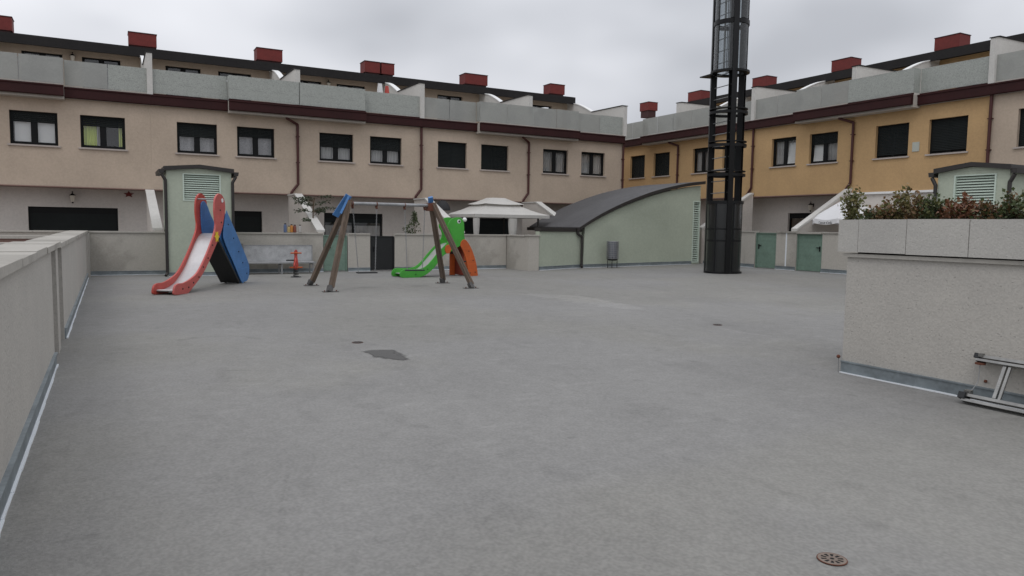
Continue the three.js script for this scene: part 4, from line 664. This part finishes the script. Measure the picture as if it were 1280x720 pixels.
// ================================================================ things in the patios
{ // gazebo
  const x0 = 12.5, x1 = 15.88, z0 = -29.1, z1 = -26.0, cx = (x0 + x1) / 2, cz = (z0 + z1) / 2, t = thing('garden_gazebo', 'off-white double-roofed garden gazebo with tied curtain behind the garden wall', 'gazebo');
  const pyr = (ax, bx_, az, bz, y0, ax2, bx2, az2, bz2, y1, sag = 0.05) => {   // sagging canopy between two rectangles
    const pos = [], N = 10, edge = (q, k) => q === 0 ? [mix(ax, bx_, k), bz, mix(ax2, bx2, k), bz2] : q === 1 ? [bx_, mix(bz, az, k), bx2, mix(bz2, az2, k)] : q === 2 ? [mix(bx_, ax, k), az, mix(bx2, ax2, k), az2] : [ax, mix(az, bz, k), ax2, mix(az2, bz2, k)];
    const pt = (q, k, s) => { const e = edge(q, k); return [mix(e[0], e[2], s), mix(y0, y1, s) - sag * Math.sin(s * Math.PI) - 0.03 * Math.sin(k * Math.PI) * (1 - s), mix(e[1], e[3], s)]; };
    for (let q = 0; q < 4; q++) for (let i = 0; i < N; i++) for (let j = 0; j < 5; j++) { const a = pt(q, i / N, j / 5), b = pt(q, (i + 1) / N, j / 5), c = pt(q, (i + 1) / N, (j + 1) / 5), d = pt(q, i / N, (j + 1) / 5); pos.push(...a, ...b, ...c, ...a, ...c, ...d); }
    const g = new THREE.BufferGeometry(); g.setAttribute('position', new THREE.Float32BufferAttribute(pos, 3)); g.computeVertexNormals(); return g;
  };
  part('canopy', pyr(x0, x1, z0, z1, 2.08, cx - 0.7, cx + 0.7, cz - 0.65, cz + 0.65, 2.50), M.canvas, t); part('top_canopy', pyr(cx - 0.9, cx + 0.9, cz - 0.85, cz + 0.85, 2.52, cx - 0.3, cx + 0.3, cz - 0.25, cz + 0.25, 2.78, 0.02), M.canvas, t); part('top_cap', bx(cx - 0.3, cx + 0.3, 2.765, 2.78, cz - 0.25, cz + 0.25), M.canvas, t);
  part('valance', [bx(x0, x1, 1.95, 2.075, z1, z1 + 0.008), bx(x0, x1, 1.95, 2.075, z0 - 0.008, z0), bx(x0 - 0.008, x0, 1.95, 2.075, z0, z1), bx(x1, x1 + 0.008, 1.95, 2.075, z0, z1)], M.canvas, t); part('frame_bar', [bx(x0 + 0.03, x1 - 0.03, 2.0, 2.03, z1 - 0.06, z1 - 0.03), bx(cx - 0.72, cx + 0.72, 2.45, 2.485, cz + 0.63, cz + 0.66)], M.capBrown, t);
  for (const x of [x0 + 0.06, x1 - 0.5]) for (const z of [z0 + 0.06, z1 - 0.06]) part('post', bx(x - 0.03, x + 0.03, -0.05, 2.05, z - 0.03, z + 0.03), M.capBrown, t);
  const cu = (x, z, w) => { const g = new THREE.CylinderGeometry(w, w * 0.8, 1.9, 14, 8, true), p = g.attributes.position; for (let i = 0; i < p.count; i++) { const y = p.getY(i), k = 0.55 + 0.45 * Math.min(1, Math.abs(y + 0.1) * 1.5); p.setX(i, p.getX(i) * k); p.setZ(i, p.getZ(i) * k * 0.6); } g.computeVertexNormals(); return g.translate(x, 0.98, z); };
  part('tied_curtain', cu(14.2, z1 - 0.06, 0.2), M.canvas, t); part('tied_curtain', cu(x0 + 0.1, z1 - 0.08, 0.14), M.canvas, t);
}
{ // drinks parasol
  const p = atX(1060, 262, 23.7), t = thing('parasol', 'white promotional parasol with dark script lettering behind the planter', 'parasol', [23.7, 0, p.z]);
  const R = 1.28, yE = 2.06, yA = 2.82, N = 8, pos = [], vp = [];
  for (let i = 0; i < N; i++) for (let k = 0; k < 6; k++) for (let j = 0; j < 5; j++) {
    const pt = (ii, s) => { const a = (i + ii) / N * 6.28318 + 0.39, c = 1 - 0.10 * Math.sin(ii * Math.PI) * s; return [Math.sin(a) * R * s * c, yA - (yA - yE) * Math.pow(s, 1.15) - 0.06 * Math.sin(ii * Math.PI) * s, Math.cos(a) * R * s * c]; };
    const a = pt(k / 6, j / 5), b = pt((k + 1) / 6, j / 5), c = pt((k + 1) / 6, (j + 1) / 5), d = pt(k / 6, (j + 1) / 5); pos.push(...a, ...d, ...c, ...a, ...c, ...b);
    if (j === 4) { const c2 = [c[0] * 1.01, c[1] - 0.17, c[2] * 1.01], d2 = [d[0] * 1.01, d[1] - 0.17, d[2] * 1.01]; vp.push(...d, ...d2, ...c2, ...d, ...c2, ...c); }
  }
  const mk = a => { const g = new THREE.BufferGeometry(); g.setAttribute('position', new THREE.Float32BufferAttribute(a, 3)); g.computeVertexNormals(); return g; };
  part('canopy', mk(pos), M.white, t); part('valance', mk(vp), M.white, t); part('pole', rod(P(0, 0, 0), P(0, 2.85, 0), 0.025, 10), M.galv, t); part('base', new THREE.CylinderGeometry(0.25, 0.28, 0.08, 20).translate(0, 0.04, 0), M.rubber, t); part('finial', new THREE.SphereGeometry(0.04, 10, 8).translate(0, 2.86, 0), M.whitePaint, t);
  // lettering printed on the valance that faces the plaza
  const cv = document.createElement('canvas'); cv.width = 512; cv.height = 160; const c = cv.getContext('2d'); c.fillStyle = '#000'; c.fillRect(0, 0, 512, 160); c.fillStyle = '#fff'; c.font = 'italic bold 118px serif'; c.textAlign = 'center'; c.textBaseline = 'middle'; c.fillText('Coca-Cola', 256, 82);
  const tx = new THREE.CanvasTexture(cv); tx.magFilter = THREE.LinearFilter;
  const lm = mat(0.03, 0.03, 0.035, { rough: 0.8, alphaMap: tx, transparent: true });
  // the valance panel turned towards the plaza's far left: centre angle of panel i
  for (const i of [5, 6]) { const a0 = i / N * 6.28318 + 0.39, am = a0 + Math.PI / N, d = P(Math.sin(am), 0, Math.cos(am)), r = R * Math.cos(Math.PI / N) + 0.012; const g = new THREE.PlaneGeometry(0.56, 0.15); g.rotateY(am); g.translate(d.x * r, yE - 0.155, d.z * r); rawPart('lettering', g, lm, t); }
}
{ // small tree, climber, dish, jars on the wall, cloths on a terrace
  const p = atZ(392, 285, -26), t = thing('small_tree', 'thin leafy young tree growing behind the garden wall', 'tree', [p.x, -0.05, -26]);
  const st = [], lv = [[], []], trunk = new THREE.CatmullRomCurve3([P(0, 0, 0), P(0.02, 1.2, 0), P(-0.02, 1.9, 0.02), P(0.03, 2.55, 0)]); part('trunk', new THREE.TubeGeometry(trunk, 14, 0.022, 7), M.bark, t);
  for (let k = 0; k < 13; k++) { const u = rr(0.55, 0.98), a = trunk.getPoint(u), an = rr(0, 6.28), L = rr(0.5, 1.05) * (1.35 - u * 0.7), e = P(Math.cos(an) * L, rr(-0.05, 0.22), Math.sin(an) * L * 0.8).add(a), c = new THREE.CatmullRomCurve3([a, a.clone().lerp(e, 0.5).add(P(0, 0.08, 0)), e]); st.push(new THREE.TubeGeometry(c, 6, 0.007, 4)); for (let i = 0; i < 60; i++) { const q = c.getPoint(rr(0.3, 1)).add(P(rr(-1, 1), rr(-0.7, 0.7), rr(-1, 1)).multiplyScalar(0.075)); leaf(lv[0], lv[1], q, P(rr(-1, 1), rr(-0.8, 0.4), rr(-1, 1)).normalize(), rr(0.06, 0.10), 0.28); } }
  st.forEach(g => part('branch', g, M.bark, t)); leafMesh('crown', lv[0], lv[1], leafMat(0.055, 0.075, 0.035), t);
}
{
  const p = atZ(518, 280, -25.3), t = thing('climbing_plant', 'dark climbing plant on a stake behind the garden wall', 'plant', [p.x, -0.05, -25.3]), lv = [[], []];
  part('stake', rod(P(0, 0, 0), P(0.03, 2.1, 0), 0.014, 6), M.bark, t); for (let i = 0; i < 620; i++) { const y = rr(0.9, 2.15), w = 0.06 + 0.13 * Math.max(0, Math.sin(y * 5)) + (y < 1.85 ? 0.05 : 0); leaf(lv[0], lv[1], P(rr(-w, w) - 0.12 * sstep(1.8, 1.5, y) * rnd() * 2, y, rr(-0.1, 0.1)), P(rr(-1, 1), rr(-1, 0.5), rr(-1, 1)).normalize(), rr(0.05, 0.09), 0.35); } leafMesh('foliage', lv[0], lv[1], M.leafGreen, t);
}
{
  const p = atZ(553, 257, -29.0), t = thing('patio_heater_hood', 'black rounded hood on a stand behind the swing', 'hood', [p.x, -0.05, -29.0]); part('hood', new THREE.SphereGeometry(0.34, 20, 10, 0, Math.PI * 2, 0, Math.PI / 2).scale(1, 1.25, 1).translate(0, p.y - 0.15, 0), M.rubber, t); part('stand', rod(P(0, 0, 0), P(0, p.y - 0.1, 0), 0.03, 8), M.blackRough, t);
}
[[356.5, 'jar', [0.10, 0.14, 0.25], 0.30, 'slim blue jar on the garden wall behind the bench'], [361, 'jar', [0.45, 0.33, 0.14], 0.22, 'sand-coloured jar on the garden wall behind the bench'], [364.5, 'jar', [0.50, 0.20, 0.04], 0.27, 'orange jar on the garden wall behind the bench'], [368.5, 'jar', [0.20, 0.06, 0.04], 0.26, 'dark red jar on the garden wall behind the bench'], [375, 'jar', [0.42, 0.40, 0.38], 0.26, 'pale grey jar on the garden wall behind the bench']].forEach(([px, n, c, h, lab]) => {
  const p = atZ(px, 285, -24.86), t = thing(n, lab, 'jar', [p.x, 1.304, -24.86], 0, 'jars on the garden wall'); part('body', new THREE.LatheGeometry([[0, 0], [0.045, 0], [0.05, 0.02], [0.05, h * 0.72], [0.035, h * 0.86], [0.03, h * 0.87]].map(q => new THREE.Vector2(...q)), 14), mat(...c, { rough: 0.4 }), t); part('lid', new THREE.CylinderGeometry(0.034, 0.034, h * 0.13, 12).translate(0, h * 0.935, 0), M.capBrown, t);
});
{ // washing on the third terrace
  const a = atZ(475, 112, ZL - 1.2), b = atZ(483, 113, ZL - 1.2), drape = (w, h) => { const g = new THREE.PlaneGeometry(w, h, 12, 4), p = g.attributes.position; for (let i = 0; i < p.count; i++) { const k = 0.5 - p.getY(i) / h; p.setX(i, p.getX(i) * (0.35 + 0.65 * k)); p.setZ(i, 0.05 * Math.sin(p.getX(i) * 30) * k); } g.computeVertexNormals(); return g; };
  solo('hanging_cloth', drape(0.5, 1.2).translate(a.x, 6.98, ZL - 1.2), M.white, 'white cloth hung up on the terrace behind the speckled glass rail', 'cloth'); solo('hanging_cloth', drape(0.4, 1.1).translate(b.x + 0.06, 6.98, ZL - 1.3), M.red, 'red cloth hung up beside the white cloth on the terrace', 'cloth');
}

// ================================================================ on the floor
{ // ladder lying on its side against the planter wall
  const t = thing('aluminium_ladder', 'weathered aluminium extension ladder lying on its side against the planter wall', 'ladder');
  const z0 = -3.98, z1 = -0.6, lo = z => P(7.06, 0.045, z), hi = z => P(7.245, 0.43, z);
  const railG = (f, k, dx, dy) => { const a = f(z0), b = f(z1); a.x += dx; b.x += dx; a.y += dy; b.y += dy; return beam(a, b, 0.028 * k, 0.075 * k, 1.13); };
  part('rail', [railG(lo, 1, 0, 0.03), railG(lo, 0.9, -0.03, -0.012)], M.alu, t); part('rail', [railG(hi, 1, 0, 0)], M.alu, t); part('rail', railG(hi, 0.8, -0.032, -0.03), M.alu, t);
  for (let z = -3.72; z < z1; z += 0.28) { const r = part('rung', beam(lo(z).add(P(0.012, 0.05, 0)), hi(z).add(P(-0.01, -0.02, 0)), 0.032, 0.03), M.alu, t); part('rung', beam(lo(z + 0.05).add(P(-0.02, 0.02, 0)), hi(z + 0.05).add(P(-0.045, -0.05, 0)), 0.02, 0.024), M.alu, r); }
  part('end_cap', beam(lo(z0 - 0.03).add(P(-0.01, 0.02, 0)), lo(z0 + 0.03).add(P(-0.01, 0.02, 0)), 0.06, 0.11, 1.13), M.rubber, t); part('end_cap', beam(hi(z0 - 0.02), hi(z0 + 0.03), 0.045, 0.09, 1.13), M.rubber, t);
  const pu = part('pulley', new THREE.CylinderGeometry(0.045, 0.045, 0.016, 16).translate(7.20, 0.375, z0 + 0.045), M.rust, t); part('cord', tube([P(7.20, 0.37, z0 + 0.045), P(7.17, 0.2, z0 + 0.05), P(7.1, 0.1, z0 + 0.02)], 0.004, 12, 5), M.galv, pu); part('knob', new THREE.SphereGeometry(0.016, 8, 6).translate(7.28, 0.2, z0 + 0.06), M.rust, t); part('latch', bx(7.2, 7.24, 0.44, 0.47, z0 + 0.02, z0 + 0.06), M.alu, t); part('latch', bx(7.04, 7.09, 0.09, 0.13, z0 + 0.0, z0 + 0.06), M.alu, t);
}
function drain(px, py, label, detailed) {
  const p = atY(px, py), t = thing('floor_drain', label, 'drain', [p.x, 0, p.z], 0.4, 'round drains in the plaza floor'), R = detailed ? 0.066 : 0.07;
  part('dark_well', new THREE.CylinderGeometry(R, R, 0.002, 28).translate(0, 0.003, 0), M.blackRough, t);
  const gm = detailed ? M.grate : M.capBrown, flat = (r0, r1) => new THREE.RingGeometry(r0, r1, 40).rotateX(-Math.PI / 2).translate(0, 0.0075, 0);
  part('grate_ring', flat(R * 0.80, R), gm, t); part('grate_hub', flat(R * 0.16, R * 0.40), gm, t);
  const n = detailed ? 10 : 6; for (let i = 0; i < n; i++) { const a = i / n * Math.PI * 2, w0 = Math.PI * 0.17 * R / n, w1 = Math.PI * 0.42 * R / n; const sh = poly([[R * 0.38, -w0], [R * 0.81, -w1], [R * 0.81, w1 * 0.9], [R * 0.38, w0 * 0.9]]); part('grate_spoke', new THREE.ShapeGeometry(sh).rotateX(-Math.PI / 2).rotateY(a).translate(0, 0.0071, 0), gm, t); }
  part('rim', new THREE.TorusGeometry(R + 0.002, 0.003, 8, 40).rotateX(Math.PI / 2).translate(0, 0.005, 0), M.rust, t);
}
drain(1040, 700, 'round rusty drain grate with spoke slots in the grey floor', true); drain(447, 428.3, 'dark round drain beside the damp patch', false); drain(897, 406.3, 'dark round drain in the floor before the barrel-roofed hut', false);
{ // damp patch: ragged outline cut by its own alpha map
  const o = [[453, 440], [462, 438], [478, 437], [490, 437.5], [494, 440], [500, 443], [507, 446], [511, 450], [504, 451], [492, 450], [480, 448], [468, 446.5], [462, 443]].map(q => atY(...q));
  const x0 = Math.min(...o.map(p => p.x)) - 0.15, x1 = Math.max(...o.map(p => p.x)) + 0.15, z0 = Math.min(...o.map(p => p.z)) - 0.15, z1 = Math.max(...o.map(p => p.z)) + 0.15;
  const dist = (x, z) => { let d = 1e9, inside = false; for (let i = 0, k = o.length - 1; i < o.length; k = i++) { const a = o[k], b = o[i], ex = b.x - a.x, ez = b.z - a.z, u = clamp(((x - a.x) * ex + (z - a.z) * ez) / (ex * ex + ez * ez)); d = Math.min(d, Math.hypot(x - a.x - u * ex, z - a.z - u * ez)); if ((a.z > z) !== (b.z > z) && x < ex * (z - a.z) / ez + a.x) inside = !inside; } return inside ? d : -d; };
  const al = tex(256, 256, 1, (u, v) => sstep(-0.03, 0.05, dist(mix(x0, x1, u), mix(z1, z0, v)) + 0.13 * (fbm(u, v, 9, 7, 5, 500) - 0.5)), false);
  const g = new THREE.PlaneGeometry(x1 - x0, z1 - z0).rotateX(-Math.PI / 2).translate((x0 + x1) / 2, 0.004, (z0 + z1) / 2);
  const m = rawPart('puddle', g, mat(0.060, 0.058, 0.054, { rough: 0.6, alphaMap: al, transparent: true }), scene); m.userData = { label: 'dark damp patch drying on the grey floor beside a drain', category: 'puddle', kind: 'structure' };
}

scene.traverse(o => { if (o.isMesh) { o.castShadow = o.receiveShadow = true; } });
renderer.render(scene, camera);
